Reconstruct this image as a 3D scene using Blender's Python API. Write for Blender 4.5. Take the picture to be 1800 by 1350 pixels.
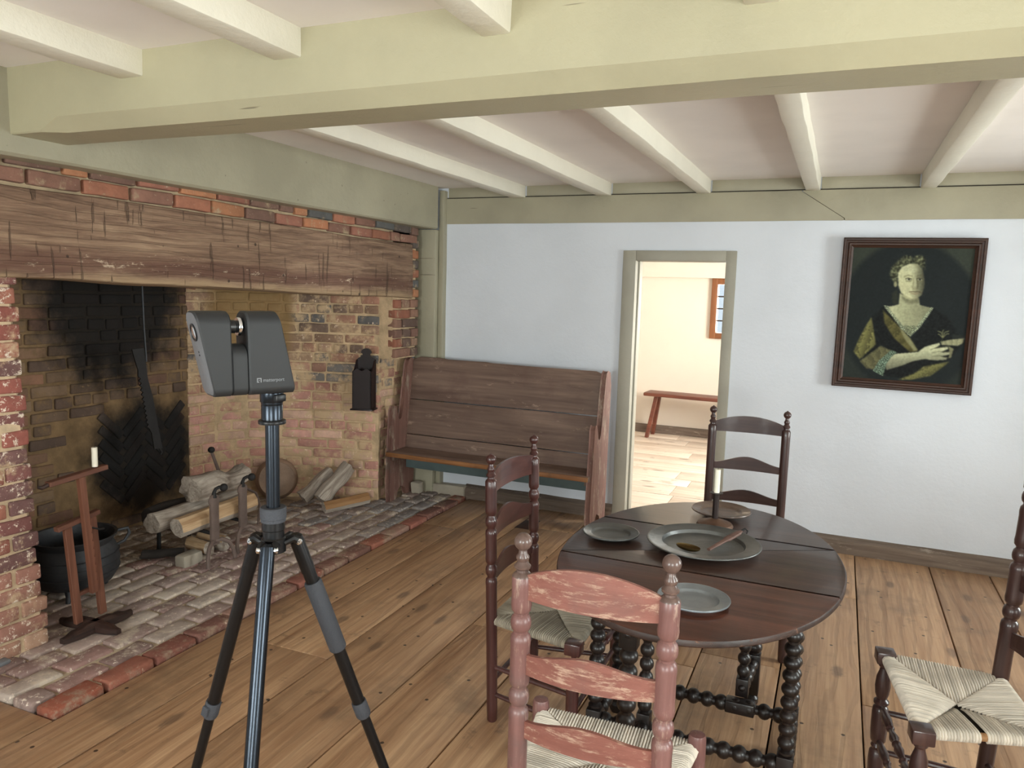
import bpy, bmesh, math, random
import numpy as np
from mathutils import Vector, Matrix, noise as mnoise

for o in list(bpy.data.objects): bpy.data.objects.remove(o)
scene = bpy.context.scene
COL = scene.collection
random.seed(7)
PI = math.pi

# ---------------------------------------------------------------- camera
F_PX, YAW, PITCH, ROLL, CAM_H = 1336.3, .40418, .12371, .027355, 1.5
fwd = Vector((-math.sin(YAW)*math.cos(PITCH), math.cos(YAW)*math.cos(PITCH), -math.sin(PITCH)))
rgt = Vector((math.cos(YAW), math.sin(YAW), 0)); upv = rgt.cross(fwd)
r2 = rgt*math.cos(ROLL) + upv*math.sin(ROLL); u2 = upv*math.cos(ROLL) - rgt*math.sin(ROLL)
cd = bpy.data.cameras.new('camera'); cam = bpy.data.objects.new('camera', cd); COL.objects.link(cam)
cd.sensor_fit = 'HORIZONTAL'; cd.sensor_width = 36.0; cd.lens = F_PX/1800*36; cd.clip_start = .05
m = Matrix.Identity(4)
for i in range(3): m[i][0] = r2[i]; m[i][1] = u2[i]; m[i][2] = -fwd[i]
m[2][3] = CAM_H
cam.matrix_world = m
scene.camera = cam

# ---------------------------------------------------------------- view, world, window light
scene.view_settings.view_transform = 'Standard'; scene.view_settings.look = 'None'
scene.view_settings.gamma = 1.0; scene.view_settings.exposure = 0.0
scene.view_settings.use_curve_mapping = False
world = bpy.data.worlds.new('world'); scene.world = world; world.use_nodes = True
world.node_tree.nodes['Background'].inputs[0].default_value = (.75, .86, 1, 1)
world.node_tree.nodes['Background'].inputs[1].default_value = 1.0

def area(name, loc, target, sx, sy, power, color):
    l = bpy.data.lights.new(name, 'AREA'); l.shape = 'RECTANGLE'; l.size = sx; l.size_y = sy; l.energy = power; l.color = color
    o = bpy.data.objects.new(name, l); COL.objects.link(o); o.location = loc
    o.rotation_euler = (Vector(target)-Vector(loc)).to_track_quat('-Z', 'Y').to_euler()
    return o
SKY = (.91, .955, 1.0); LAWN = (1.0, .985, .83)
# window centres: (wall, along, sill, width, height)
RX, FY = 2.4, -1.7          # inner faces of the right wall and of the wall behind the camera
WIN_R = [(3.35, .72, .95, 1.15), (.55, .72, 1.05, 1.15)]
WIN_F = [(-1.55, .72, 1.05, 1.15), (.85, .72, 1.05, 1.15)]
for (c, s, w, h), pw in zip(WIN_R, (76, 80)):
    area('daylight', (RX+.19, c, s+h/2), (0, c, s+h/2-.25), w, h, pw, SKY)
    area('lawn_light', (RX+.2, c, s+h/2-.1), (0, c, s+h/2+1.6), w, h, pw*.40, LAWN)
for (c, s, w, h), pw in zip(WIN_F, (80, 86)):
    area('daylight', (c, FY-.19, s+h/2), (c, 2, s+h/2-.25), w, h, pw, SKY)
    area('lawn_light', (c, FY-.2, s+h/2-.1), (c, 1, s+h/2+1.9), w, h, pw*.40, LAWN)
area('daylight', (1.18, 6.4, 1.35), (-1.5, 6.5, .7), 1.1, 1.2, 240, (1, .97, .93))
area('daylight', (-.95, 8.42, 1.36), (-.95, 6, 1.0), .56, .52, 22, (1, .98, .95))

# ---------------------------------------------------------------- helpers
def lin(c):
    return tuple((v/255/12.92 if v/255 <= .04045 else ((v/255+.055)/1.055)**2.4) for v in c) + (1,)
def tag(o, label=None, cat=None, group=None, kind=None):
    if label: o['label'] = label
    if cat: o['category'] = cat
    if group: o['group'] = group
    if kind: o['kind'] = kind
    return o
def empty(name, loc=(0, 0, 0), rz=0, label=None, cat=None, group=None, kind=None):
    o = bpy.data.objects.new(name, None); COL.objects.link(o); o.location = loc; o.rotation_euler = (0, 0, rz)
    o.empty_display_size = .05
    return tag(o, label, cat, group, kind)
def link_mesh(name, me, mat, parent=None, loc=None):
    o = bpy.data.objects.new(name, me); COL.objects.link(o)
    if mat is not None and not me.materials: me.materials.append(mat)
    if parent: o.parent = parent
    if loc: o.location = loc
    return o

class MB:
    def __init__(s): s.v = []; s.f = []
    def add(s, v, f, M=None):
        b = len(s.v)
        s.v += [tuple(M @ Vector(p)) if M is not None else tuple(p) for p in v]
        s.f += [tuple(i+b for i in q) for q in f]; return s
    def box(s, x0, x1, y0, y1, z0, z1, M=None):
        v = [(x, y, z) for z in (z0, z1) for y in (y0, y1) for x in (x0, x1)]
        return s.add(v, [(0, 2, 3, 1), (4, 5, 7, 6), (0, 1, 5, 4), (2, 6, 7, 3), (0, 4, 6, 2), (1, 3, 7, 5)], M)
    def rbox(s, x0, x1, y0, y1, z0, z1, bev=.004, seg=2, M=None):
        bm = bmesh.new(); bmesh.ops.create_cube(bm, size=1)
        for q in bm.verts: q.co = Vector(((x0+x1)/2+q.co.x*(x1-x0), (y0+y1)/2+q.co.y*(y1-y0), (z0+z1)/2+q.co.z*(z1-z0)))
        bev = min(bev, .45*min(x1-x0, y1-y0, z1-z0))
        bmesh.ops.bevel(bm, geom=list(bm.edges), offset=bev, segments=seg, affect='EDGES', profile=.5)
        bm.verts.index_update()
        v = [tuple(q.co) for q in bm.verts]; f = [tuple(q.index for q in p.verts) for p in bm.faces]; bm.free()
        return s.add(v, f, M)
    def lathe(s, prof, seg=16, M=None, caps=True):
        v = []; f = []; n = len(prof)
        for r, z in prof:
            for k in range(seg):
                a = 2*PI*k/seg; v.append((r*math.cos(a), r*math.sin(a), z))
        for i in range(n-1):
            for k in range(seg):
                k2 = (k+1) % seg; f.append((i*seg+k, i*seg+k2, (i+1)*seg+k2, (i+1)*seg+k))
        if caps:
            f.append(tuple(reversed(range(seg)))); f.append(tuple(range((n-1)*seg, n*seg)))
        return s.add(v, f, M)
    def turn(s, p0, p1, prof, seg=16):
        """lathe along p0->p1; prof heights are in metres measured from p0"""
        p0 = Vector(p0); p1 = Vector(p1); q = (p1-p0).to_track_quat('Z', 'Y')
        return s.lathe(prof, seg, Matrix.Translation(p0) @ q.to_matrix().to_4x4())
    def rod(s, p0, p1, r, r1=None, seg=12):
        L = (Vector(p1)-Vector(p0)).length
        return s.turn(p0, p1, [(r, 0), (r1 if r1 is not None else r, L)], seg)
    def tube(s, pts, rad, seg=8, caps=True, flat=None):
        pts = [Vector(p) for p in pts]; n = len(pts)
        if not hasattr(rad, '__len__'): rad = [rad]*n
        t0 = (pts[1]-pts[0]).normalized(); up = Vector((0, 0, 1)) if abs(t0.z) < .9 else Vector((1, 0, 0))
        nrm = t0.cross(up).normalized(); v = []; f = []
        for i, p in enumerate(pts):
            t = (pts[min(i+1, n-1)]-pts[max(i-1, 0)]).normalized()
            nrm = (nrm-t*nrm.dot(t)).normalized(); bn = t.cross(nrm)
            a_, b_ = (1, 1) if flat is None else flat
            for k in range(seg):
                a = 2*PI*k/seg; v.append(p + (nrm*math.cos(a)*a_+bn*math.sin(a)*b_)*rad[i])
        for i in range(n-1):
            for k in range(seg):
                k2 = (k+1) % seg; f.append((i*seg+k, i*seg+k2, (i+1)*seg+k2, (i+1)*seg+k))
        if caps: f.append(tuple(reversed(range(seg)))); f.append(tuple(range((n-1)*seg, n*seg)))
        return s.add(v, f)
    def prism(s, poly, d0, d1, M=None):
        """poly in local XY extruded in z d0..d1"""
        n = len(poly); v = [(x, y, d0) for x, y in poly] + [(x, y, d1) for x, y in poly]
        f = [tuple(reversed(range(n))), tuple(range(n, 2*n))] + [(i, (i+1) % n, n+(i+1) % n, n+i) for i in range(n)]
        return s.add(v, f, M)
    def grid(s, rows, M=None, closed=False):
        """rows: list of equal-length point lists"""
        n = len(rows[0]); v = [p for r in rows for p in r]; f = []
        for i in range(len(rows)-1):
            for k in range(n-1 if not closed else n):
                k2 = (k+1) % n; f.append((i*n+k, i*n+k2, (i+1)*n+k2, (i+1)*n+k))
        return s.add(v, f, M)
    def mesh(s, name, smooth=True, angle=35):
        me = bpy.data.meshes.new(name); me.from_pydata([tuple(p) for p in s.v], [], s.f)
        bm = bmesh.new(); bm.from_mesh(me); bmesh.ops.recalc_face_normals(bm, faces=bm.faces); bm.to_mesh(me); bm.free()
        if smooth:
            me.shade_smooth(); me.set_sharp_from_angle(angle=math.radians(angle))
        return me
    def build(s, name, mat, parent=None, loc=None, smooth=True, angle=35):
        return link_mesh(name, s.mesh(name, smooth, angle), mat, parent, loc)

def jittered_box(size, cuts, amp, bev, seed, scale=6.0):
    """box centred at origin, subdivided and roughened, with worn edges"""
    bm = bmesh.new(); bmesh.ops.create_cube(bm, size=1)
    for q in bm.verts: q.co = Vector((q.co.x*size[0], q.co.y*size[1], q.co.z*size[2]))
    bmesh.ops.bevel(bm, geom=list(bm.edges), offset=bev, segments=2, affect='EDGES', profile=.5)
    for ax in range(3):
        for k in range(1, cuts[ax]+1):
            co = Vector((0, 0, 0)); no = Vector((0, 0, 0)); no[ax] = 1; co[ax] = size[ax]*(k/(cuts[ax]+1)-.5)
            bmesh.ops.bisect_plane(bm, geom=list(bm.verts)+list(bm.edges)+list(bm.faces), plane_co=co, plane_no=no)
    off = Vector((seed*3.17, seed*1.31, seed*.77))
    for q in bm.verts:
        d = mnoise.noise_vector(q.co*scale+off); q.co += d*amp
    bm.verts.index_update()
    v = [tuple(q.co) for q in bm.verts]; f = [tuple(q.index for q in p.verts) for p in bm.faces]; bm.free()
    return v, f

# ---------------------------------------------------------------- materials
class NT:
    def __init__(s, name):
        s.m = bpy.data.materials.new(name); s.m.use_nodes = True; s.t = s.m.node_tree; s.t.nodes.clear()
        s.out = s.t.nodes.new('ShaderNodeOutputMaterial'); s.b = s.t.nodes.new('ShaderNodeBsdfPrincipled')
        s.t.links.new(s.b.outputs[0], s.out.inputs[0])
    def put(s, sock, val):
        if isinstance(val, bpy.types.NodeSocket): s.t.links.new(val, sock)
        elif val is not None: sock.default_value = val
    def n(s, typ, ins=None, **props):
        nd = s.t.nodes.new(typ)
        for k, v in props.items(): setattr(nd, k, v)
        for k, v in (ins or {}).items(): s.put(nd.inputs[k], v)
        return nd
    def math(s, op, a, b=None, clamp=False):
        nd = s.n('ShaderNodeMath', operation=op, use_clamp=clamp); s.put(nd.inputs[0], a)
        if b is not None: s.put(nd.inputs[1], b)
        return nd.outputs[0]
    def noise(s, vec, scale, detail=4, rough=.55, dist=0):
        nd = s.n('ShaderNodeTexNoise', {'Scale': scale, 'Detail': detail, 'Roughness': rough, 'Distortion': dist}); s.put(nd.inputs['Vector'], vec)
        return nd.outputs[0]
    def mapv(s, vec, scale=(1, 1, 1), loc=(0, 0, 0)):
        nd = s.n('ShaderNodeMapping'); s.put(nd.inputs[0], vec); nd.inputs['Scale'].default_value = scale; nd.inputs['Location'].default_value = loc
        return nd.outputs[0]
    def ramp(s, fac, stops):
        nd = s.n('ShaderNodeValToRGB'); s.put(nd.inputs[0], fac); e = nd.color_ramp.elements
        while len(e) < len(stops): e.new(.5)
        for i, (p, c) in enumerate(stops): e[i].position = p; e[i].color = c if len(c) == 4 else lin(c)
        return nd.outputs[0]
    def step(s, fac, a, b):
        nd = s.n('ShaderNodeMapRange', {'From Min': a, 'From Max': b, 'To Min': 0., 'To Max': 1.}, clamp=True, interpolation_type='SMOOTHSTEP'); s.put(nd.inputs[0], fac)
        return nd.outputs[0]
    def mix(s, fac, a, b, blend='MIX'):
        nd = s.n('ShaderNodeMix', data_type='RGBA', blend_type=blend); s.put(nd.inputs[0], fac); s.put(nd.inputs[6], a); s.put(nd.inputs[7], b)
        return nd.outputs[2]
    def objvec(s, spread=17.0):
        tc = s.n('ShaderNodeTexCoord').outputs['Object']; oi = s.n('ShaderNodeObjectInfo').outputs['Random']
        off = s.math('MULTIPLY', oi, spread)
        nd = s.n('ShaderNodeVectorMath', operation='ADD'); s.put(nd.inputs[0], tc); s.put(nd.inputs[1], off)
        return nd.outputs[0]
    def rnd(s): return s.n('ShaderNodeObjectInfo').outputs['Random']
    def bump(s, h, strength=.3, dist=.01):
        nd = s.n('ShaderNodeBump', {'Strength': strength, 'Distance': dist}); s.put(nd.inputs['Height'], h); s.put(s.b.inputs['Normal'], nd.outputs[0])
    def set(s, color=None, rough=None, metal=None, spec=None, coat=None):
        s.put(s.b.inputs['Base Color'], color); s.put(s.b.inputs['Roughness'], rough); s.put(s.b.inputs['Metallic'], metal)
        s.put(s.b.inputs['Specular IOR Level'], spec); s.put(s.b.inputs['Coat Weight'], coat)
        return s.m

def m_paint(name, c, var=.06, rough=.5, bump=.25, cracks=False):
    t = NT(name); v = t.objvec(); n1 = t.noise(v, 2.2, 4); n2 = t.noise(t.mapv(v, (30, 30, 30)), 1, 5, .65)
    dk = tuple(x*(1-var*2) for x in lin(c)[:3])+(1,)
    col = t.mix(t.step(n1, .35, .7), lin(c), dk)
    h = n2
    if cracks:
        w = t.noise(t.mapv(v, (1.2, 26, 26)), 1, 3, .6); cr = t.step(w, .70, .72)
        col = t.mix(t.math('MULTIPLY', cr, .55), col, lin((70, 62, 50))); h = t.math('SUBTRACT', n2, cr)
    t.bump(h, bump, .006); return t.set(col, rough)
def m_plain(name, c, rough=.5, metal=0., bump=0., bscale=60, var=.0, coat=0.):
    t = NT(name); v = t.objvec(3); col = lin(c)
    if var: n = t.noise(v, 9, 4); col = t.mix(t.step(n, .3, .75), lin(c), tuple(x*(1-var) for x in lin(c)[:3])+(1,))
    if bump: t.bump(t.noise(v, bscale, 4), bump, .004)
    return t.set(col, rough, metal, None, coat)
def m_wood(name, dark, light, axis=1, rough=.5, bump=.25, scale=1.0, wear=None, wear_amt=.0, coat=0., knots=False, dirt=None, dirt_amt=0., spread=17, tone=.25, wfine=1.):
    t = NT(name); v = t.objvec(spread)
    sc = [13*scale]*3; sc[axis] = .9*scale
    warp = t.noise(v, 2.5*scale, 2)
    n1 = t.noise(t.mapv(v, tuple(sc)), 1, 5, .6, 1.6)
    sc2 = [70*scale]*3; sc2[axis] = 3*scale
    n2 = t.noise(t.mapv(v, tuple(sc2)), 1, 4, .6, .4)
    g = t.math('ADD', t.math('MULTIPLY', n1, .62), t.math('MULTIPLY', n2, .38))
    col = t.ramp(g, [(.36, dark), (.66, light)])
    big = t.noise(v, 1.6*scale, 3); col = t.mix(t.math('MULTIPLY', t.step(big, .3, .75), tone), col, lin(dark), 'MULTIPLY') if tone else col
    h = g
    if knots:
        kc = [3.4]*3; kc[axis] = 1.5
        vo = t.n('ShaderNodeTexVoronoi', {'Scale': 1.0}); t.put(vo.inputs['Vector'], t.mapv(v, tuple(kc)))
        k = t.step(vo.outputs['Distance'], .085, .03); col = t.mix(t.math('MULTIPLY', k, .75), col, lin((74, 50, 34)))
    if dirt: d = t.step(t.noise(v, 3.3, 5, .65), .52, .72); col = t.mix(t.math('MULTIPLY', d, dirt_amt), col, lin(dirt))
    if wear:
        ws = [16*wfine]*3; ws[axis] = 5*wfine**.5
        w = t.step(t.noise(t.mapv(v, tuple(ws)), 1, 8, .78), .62-wear_amt*.14, .70-wear_amt*.06); col = t.mix(w, col, lin(wear)); h = t.math('SUBTRACT', g, t.math('MULTIPLY', w, .3))
    t.bump(h, bump, .006)
    return t.set(col, rough, None, None, coat)
def m_brick(name, smear, smear_amt, speck=None, speck_amt=0., soot=False, rough=.9, plaster=None):
    t = NT(name); v = t.objvec(31); oc = t.n('ShaderNodeObjectInfo').outputs['Color']
    n1 = t.noise(v, 14, 6, .7); col = t.mix(t.math('MULTIPLY', t.step(n1, .35, .7), .6), oc, t.mix(.45, oc, lin((52, 40, 34))))
    pos = t.n('ShaderNodeNewGeometry').outputs['Position']
    n2 = t.noise(pos, 7, 8, .72); sm = t.step(n2, .63-smear_amt*.3, .75-smear_amt*.25)
    col = t.mix(sm, col, t.mix(t.noise(pos, 3, 3), lin(smear), tuple(x*.72 for x in lin(smear)[:3])+(1,)))
    if speck: sp = t.step(t.noise(v, 34, 7, .8), .66-speck_amt*.12, .69-speck_amt*.1); col = t.mix(sp, col, lin(speck))
    if plaster is not None:
        col = t.mix(plaster_mask(t, pos), col, t.mix(t.noise(pos, 5, 4), lin((172, 140, 92)), lin((128, 98, 60))))
    if soot: col = t.mix(soot_mask(t, pos), col, lin((12, 11, 11)))
    t.bump(t.math('ADD', t.noise(v, 45, 6, .7), t.math('MULTIPLY', n1, .8)), .55, .006)
    return t.set(col, rough)
def blob(t, pos, c, sz, e0=.75, e1=1.15, namp=.9):
    d = t.n('ShaderNodeVectorMath', operation='SUBTRACT'); t.put(d.inputs[0], pos); d.inputs[1].default_value = c
    d2 = t.n('ShaderNodeVectorMath', operation='MULTIPLY'); t.put(d2.inputs[0], d.outputs[0]); d2.inputs[1].default_value = tuple(1/x for x in sz)
    ln = t.n('ShaderNodeVectorMath', operation='LENGTH'); t.put(ln.inputs[0], d2.outputs[0])
    nn = t.math('MULTIPLY', t.math('SUBTRACT', t.noise(pos, 6, 6, .65), .5), namp)
    return t.step(t.math('ADD', ln.outputs['Value'], nn), e1, e0)
def soot_mask(t, pos):
    a = blob(t, pos, (-3.82, 3.12, 1.42), (9, .46, .52), .75, 1.3); b = blob(t, pos, (-3.82, 3.3, .44), (9, .40, .36), .72, 1.25)
    c = blob(t, pos, (-3.82, 3.0, 2.3), (9, .9, .85))
    return t.math('MULTIPLY', t.math('MAXIMUM', t.math('MAXIMUM', a, b), c), .96)
def plaster_mask(t, pos):
    a = blob(t, pos, (-3.62, 4.0, 1.35), (.26, .3, .62), .8, 1.1, .5)
    return t.math('MULTIPLY', a, .9)

def m_floor(name, dark, light, axis=1, wide=1.0, nails=True, dirt_amt=.45, rough=.42):
    t = NT(name); v = t.objvec(23); ca = 1-axis
    sc = [11.]*3; sc[axis] = .55
    n1 = t.noise(t.mapv(v, tuple(sc)), 1, 5, .62, 1.2)
    wv = t.n('ShaderNodeTexWave', {'Scale': 1.0, 'Distortion': 13.0, 'Detail': 4.0, 'Detail Scale': .55, 'Detail Roughness': .6}, bands_direction='X' if axis == 1 else 'Y')
    sw = [5.]*3; sw[axis] = .9; t.put(wv.inputs['Vector'], t.mapv(v, tuple(sw)))
    sf = [85.]*3; sf[axis] = 3.
    n2 = t.noise(t.mapv(v, tuple(sf)), 1, 4, .6, .3)
    g = t.math('ADD', t.math('MULTIPLY', n1, .6), t.math('MULTIPLY', n2, .4))
    col = t.ramp(g, [(.34, dark), (.64, light)])
    ln_ = t.step(wv.outputs['Fac'], .30, .06); col = t.mix(t.math('MULTIPLY', ln_, .20), col, lin(tuple(x*.62 for x in dark)))
    tone = t.n('ShaderNodeMapRange', {'From Min': 0., 'From Max': 1., 'To Min': .0, 'To Max': .32}); t.put(tone.inputs[0], t.rnd())
    col = t.mix(tone.outputs[0], col, lin(tuple(x*.72 for x in dark)))
    d = t.step(t.noise(v, 2.6, 6, .68), .50, .70); col = t.mix(t.math('MULTIPLY', d, dirt_amt), col, lin((108, 88, 70)))
    d2 = t.step(t.noise(v, 6.5, 7, .72), .60, .70); col = t.mix(t.math('MULTIPLY', d2, .5), col, lin((96, 76, 60)))
    kc = [3.1]*3; kc[axis] = 1.25
    vo = t.n('ShaderNodeTexVoronoi', {'Scale': 1.0}, voronoi_dimensions='2D'); t.put(vo.inputs['Vector'], t.mapv(v, tuple(kc)))
    k = t.step(t.math('ADD', vo.outputs['Distance'], t.math('MULTIPLY', t.math('SUBTRACT', t.noise(v, 30, 3), .5), .05)), .085, .035); col = t.mix(t.math('MULTIPLY', k, .62), col, lin((96, 76, 62)))
    h = t.math('SUBTRACT', g, t.math('MULTIPLY', ln_, .35))
    if nails:
        vn = t.n('ShaderNodeTexVoronoi', {'Scale': 3.6}, voronoi_dimensions='2D'); t.put(vn.inputs['Vector'], v)
        kn = t.step(vn.outputs['Distance'], .030, .018); col = t.mix(t.math('MULTIPLY', kn, .9), col, lin((52, 40, 32))); h = t.math('SUBTRACT', h, t.math('MULTIPLY', kn, .6))
    t.bump(h, .4, .005); return t.set(col, rough)
def m_lintel():
    t = NT('hewn_oak'); v = t.n('ShaderNodeTexCoord').outputs['Object']
    n1 = t.noise(t.mapv(v, (10, 1.1, 11)), 1, 6, .65, 2.0); n2 = t.noise(t.mapv(v, (60, 4, 62)), 1, 5, .65, .6)
    wv = t.n('ShaderNodeTexWave', {'Scale': 1.0, 'Distortion': 14.0, 'Detail': 4.0, 'Detail Scale': .6}, bands_direction='Z'); t.put(wv.inputs['Vector'], t.mapv(v, (5, 1.1, 8)))
    g = t.math('ADD', t.math('MULTIPLY', n1, .55), t.math('MULTIPLY', n2, .45))
    col = t.ramp(g, [(.34, (96, 72, 58)), (.5, (136, 108, 88)), (.66, (170, 142, 116))])
    ln_ = t.step(wv.outputs['Fac'], .35, .05); col = t.mix(t.math('MULTIPLY', ln_, .14), col, lin((78, 58, 46)))
    sx = t.n('ShaderNodeSeparateXYZ'); t.put(sx.inputs[0], v); z = t.math('ADD', sx.outputs['Z'], t.math('MULTIPLY', sx.outputs['Y'], .021))   # height above the lower edge, roughly level along the beam
    hgt = t.math('ADD', t.math('SUBTRACT', z, 1.452), t.math('MULTIPLY', t.math('SUBTRACT', t.noise(t.mapv(v, (3, 1.6, 5)), 1, 5, .65), .5), .12))
    band = t.math('MULTIPLY', t.step(hgt, .045, .07), t.step(hgt, .17, .11)); col = t.mix(t.math('MULTIPLY', band, .62), col, lin((96, 62, 52)))
    pale = t.step(hgt, .055, .02); col = t.mix(t.math('MULTIPLY', pale, .6), col, lin((176, 150, 116)))
    sc = t.step(t.noise(t.mapv(v, (9, 9, 26)), 1, 9, .8), .58, .64); col = t.mix(t.math('MULTIPLY', sc, t.math('ADD', t.math('MULTIPLY', band, .8), .10)), col, lin((206, 184, 160)))
    cut = t.step(t.noise(t.mapv(v, (8, 34, 3.6)), 1, 3, .55, .3), .625, .66); col = t.mix(t.math('MULTIPLY', cut, .6), col, lin((74, 56, 42)))
    pin = t.n('ShaderNodeTexVoronoi', {'Scale': 9.}); t.put(pin.inputs['Vector'], v); pk_ = t.step(pin.outputs['Distance'], .09, .05); col = t.mix(t.math('MULTIPLY', pk_, .8), col, lin((40, 30, 24)))
    t.bump(t.math('SUBTRACT', t.math('SUBTRACT', g, t.math('MULTIPLY', cut, .8)), t.math('MULTIPLY', ln_, .3)), .9, .012); return t.set(col, .85)

def m_rush(name, c):
    t = NT(name); a = t.n('ShaderNodeVertexColor', layer_name='tone').outputs[0]; v = t.objvec(3)
    col = t.mix(t.math('MULTIPLY', t.step(t.noise(v, 10, 4), .35, .7), .35), lin(c), tuple(x*.55 for x in lin(c)[:3])+(1,))
    col = t.mix(1.0, col, a, 'MULTIPLY'); t.bump(t.noise(v, 160, 3), .3, .002); return t.set(col, .75)

M = {}
M['beam'] = m_paint('sage_cream_paint', (174, 167, 139), .05, .5, .35, True)
M['post'] = m_paint('grey_green_paint', (166, 160, 138), .07, .55, .4, True)
M['joist'] = m_paint('cream_joist_paint', (232, 227, 212), .03, .5, .5)
M['ceil'] = m_paint('ceiling_plaster', (238, 231, 226), .03, .8, .12)
M['plaster'] = m_paint('white_plaster', (220, 225, 233), .025, .85, .3)
M['plaster_warm'] = m_paint('warm_plaster', (226, 214, 198), .02, .85, .15)
M['doorframe'] = m_paint('doorframe_paint', (164, 160, 146), .06, .5, .35)
M['skirting'] = m_wood('weathered_skirting', (92, 77, 66), (136, 119, 105), 0, .8, .5, wear=(168, 154, 140), wear_amt=.3, wfine=1.5)
M['floor'] = m_floor('pine_floor', (156, 116, 84), (208, 170, 132))
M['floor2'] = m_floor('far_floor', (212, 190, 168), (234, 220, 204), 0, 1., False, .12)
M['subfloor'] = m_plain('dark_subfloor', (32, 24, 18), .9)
M['lintel'] = m_lintel()
M['b_top'] = m_brick('brick_over_lintel', (182, 160, 130), .30, (190, 172, 150), .35)
M['b_side'] = m_brick('brick_firebox_side', (216, 184, 146), .62, (236, 212, 186), .55, soot=False, plaster=True)
M['b_back'] = m_brick('brick_firebox_back', (140, 112, 80), .42, (170, 138, 100), .2, soot=True)
M['b_pier'] = m_brick('brick_pier', (220, 190, 156), .34, (238, 222, 204), .9)
M['b_hearth'] = m_brick('brick_hearth', (228, 212, 192), .38, (234, 220, 204), .75)
M['b_hearth_red'] = m_brick('brick_hearth_edge', (176, 150, 128), .42, (214, 188, 166), .5)
M['b_herring'] = m_brick('brick_herringbone', (86, 78, 70), .1, (150, 140, 128), .1, soot=True)
def m_mortar(name, c, soot=False, plaster=None):
    t = NT(name); pos = t.n('ShaderNodeNewGeometry').outputs['Position']; n = t.noise(pos, 9, 7, .7)
    col = t.mix(t.step(n, .3, .7), lin(c), tuple(x*.62 for x in lin(c)[:3])+(1,))
    if plaster: col = t.mix(plaster_mask(t, pos), col, t.mix(t.noise(pos, 5, 4), lin((172, 140, 92)), lin((128, 98, 60))))
    if soot: col = t.mix(soot_mask(t, pos), col, lin((20, 17, 15)))
    t.bump(t.noise(pos, 40, 6, .7), .6, .008); return t.set(col, .95)
M['mo_top'] = m_mortar('mortar_top', (190, 168, 136)); M['mo_side'] = m_mortar('mortar_side', (220, 190, 152), False, True)
M['mo_back'] = m_mortar('mortar_back', (146, 118, 84), True); M['mo_pier'] = m_mortar('mortar_pier', (224, 198, 164))
M['mo_hearth'] = m_mortar('mortar_hearth', (220, 202, 174)); M['soot'] = m_plain('dark_flue_cover', (24, 21, 19), .95)  # last entry: dark colour of the added cover above the lintel
M['settle'] = m_wood('settle_wood', (100, 78, 68), (140, 116, 102), 0, .6, .4, .8, wear=(166, 142, 126), wear_amt=.3, dirt=(98, 72, 64), dirt_amt=.5, knots=True)
M['settle_side'] = m_wood('settle_side_paint', (104, 70, 62), (138, 102, 90), 2, .65, .5, .9, wear=(152, 134, 118), wear_amt=.85, dirt=(92, 80, 70), dirt_amt=.7)
M['settle_edge'] = m_wood('settle_edge', (120, 76, 42), (176, 122, 74), 0, .6, .4, .9, dirt=(66, 44, 32), dirt_amt=.6)
M['settle_blue'] = m_paint('settle_blue_paint', (96, 112, 112), .2, .7, .3)
M['dark_chair'] = m_wood('dark_brown_chair', (58, 30, 28), (88, 52, 48), 2, .30, .12, 1.0, coat=.25)
M['dark_slat'] = m_wood('dark_brown_slat', (58, 30, 28), (92, 54, 48), 0, .32, .12, 1.0, coat=.25)
M['black_chair'] = m_wood('umber_chair', (54, 34, 32), (80, 56, 52), 2, .32, .12, 1.0, coat=.25)
M['black_slat'] = m_wood('umber_slat', (54, 34, 32), (80, 56, 52), 0, .35, .12, 1.0, coat=.2)
M['red_chair'] = m_wood('worn_red_paint', (112, 77, 73), (144, 104, 99), 2, .34, .2, 1.0, wear=(160, 134, 120), wear_amt=.5, dirt=(98, 82, 79), dirt_amt=.8, wfine=2.6)
M['red_slat'] = m_wood('worn_red_slat', (128, 78, 68), (152, 100, 88), 0, .46, .2, 1.0, wear=(180, 148, 128), wear_amt=.75, dirt=(116, 84, 77), dirt_amt=.6, wfine=4.2)
M['red_knob'] = m_wood('worn_brown_knob', (84, 64, 58), (118, 96, 88), 2, .3, .1, 1.0, coat=.2)
M['rush_grey'] = m_rush('rush_grey', (178, 168, 150))
M['rush_pale'] = m_rush('rush_pale', (232, 222, 206))
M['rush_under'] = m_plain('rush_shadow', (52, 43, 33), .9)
M['table'] = m_wood('dark_table_top', (46, 31, 26), (80, 57, 48), 0, .32, .16, .8, coat=.1, dirt=(56, 49, 46), dirt_amt=.6, wear=(120, 100, 88), wear_amt=-.3, wfine=3.)
M['table_red'] = m_wood('red_brown_leaf', (60, 34, 26), (96, 58, 45), 0, .32, .16, .8, coat=.1, dirt=(58, 42, 37), dirt_amt=.45)
M['table_edge'] = m_wood('worn_table_edge', (42, 30, 27), (74, 54, 46), 0, .45, .4, .8, wear=(132, 92, 70), wear_amt=.3, wfine=2.5)
M['table_leg'] = m_wood('black_table_leg', (20, 15, 14), (40, 30, 27), 2, .36, .06, 1.0, coat=.08)
M['iron'] = m_plain('cast_iron', (74, 76, 80), .55, .5, .5, 40, .3)
M['iron_dark'] = m_plain('sooty_iron', (40, 38, 38), .7, .3, .5, 40, .3)
M['rust'] = m_plain('rusty_iron', (118, 100, 92), .75, .2, .6, 60, .3)
M['pan'] = m_plain('rusted_pan', (166, 140, 120), .8, .1, .7, 90, .35)
M['pewter'] = m_plain('pewter', (116, 118, 117), .42, .8, .3, 50, .35)
M['pewter_blue'] = m_plain('pewter_blue', (150, 157, 162), .42, .7, .3, 60, .25)
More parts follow.
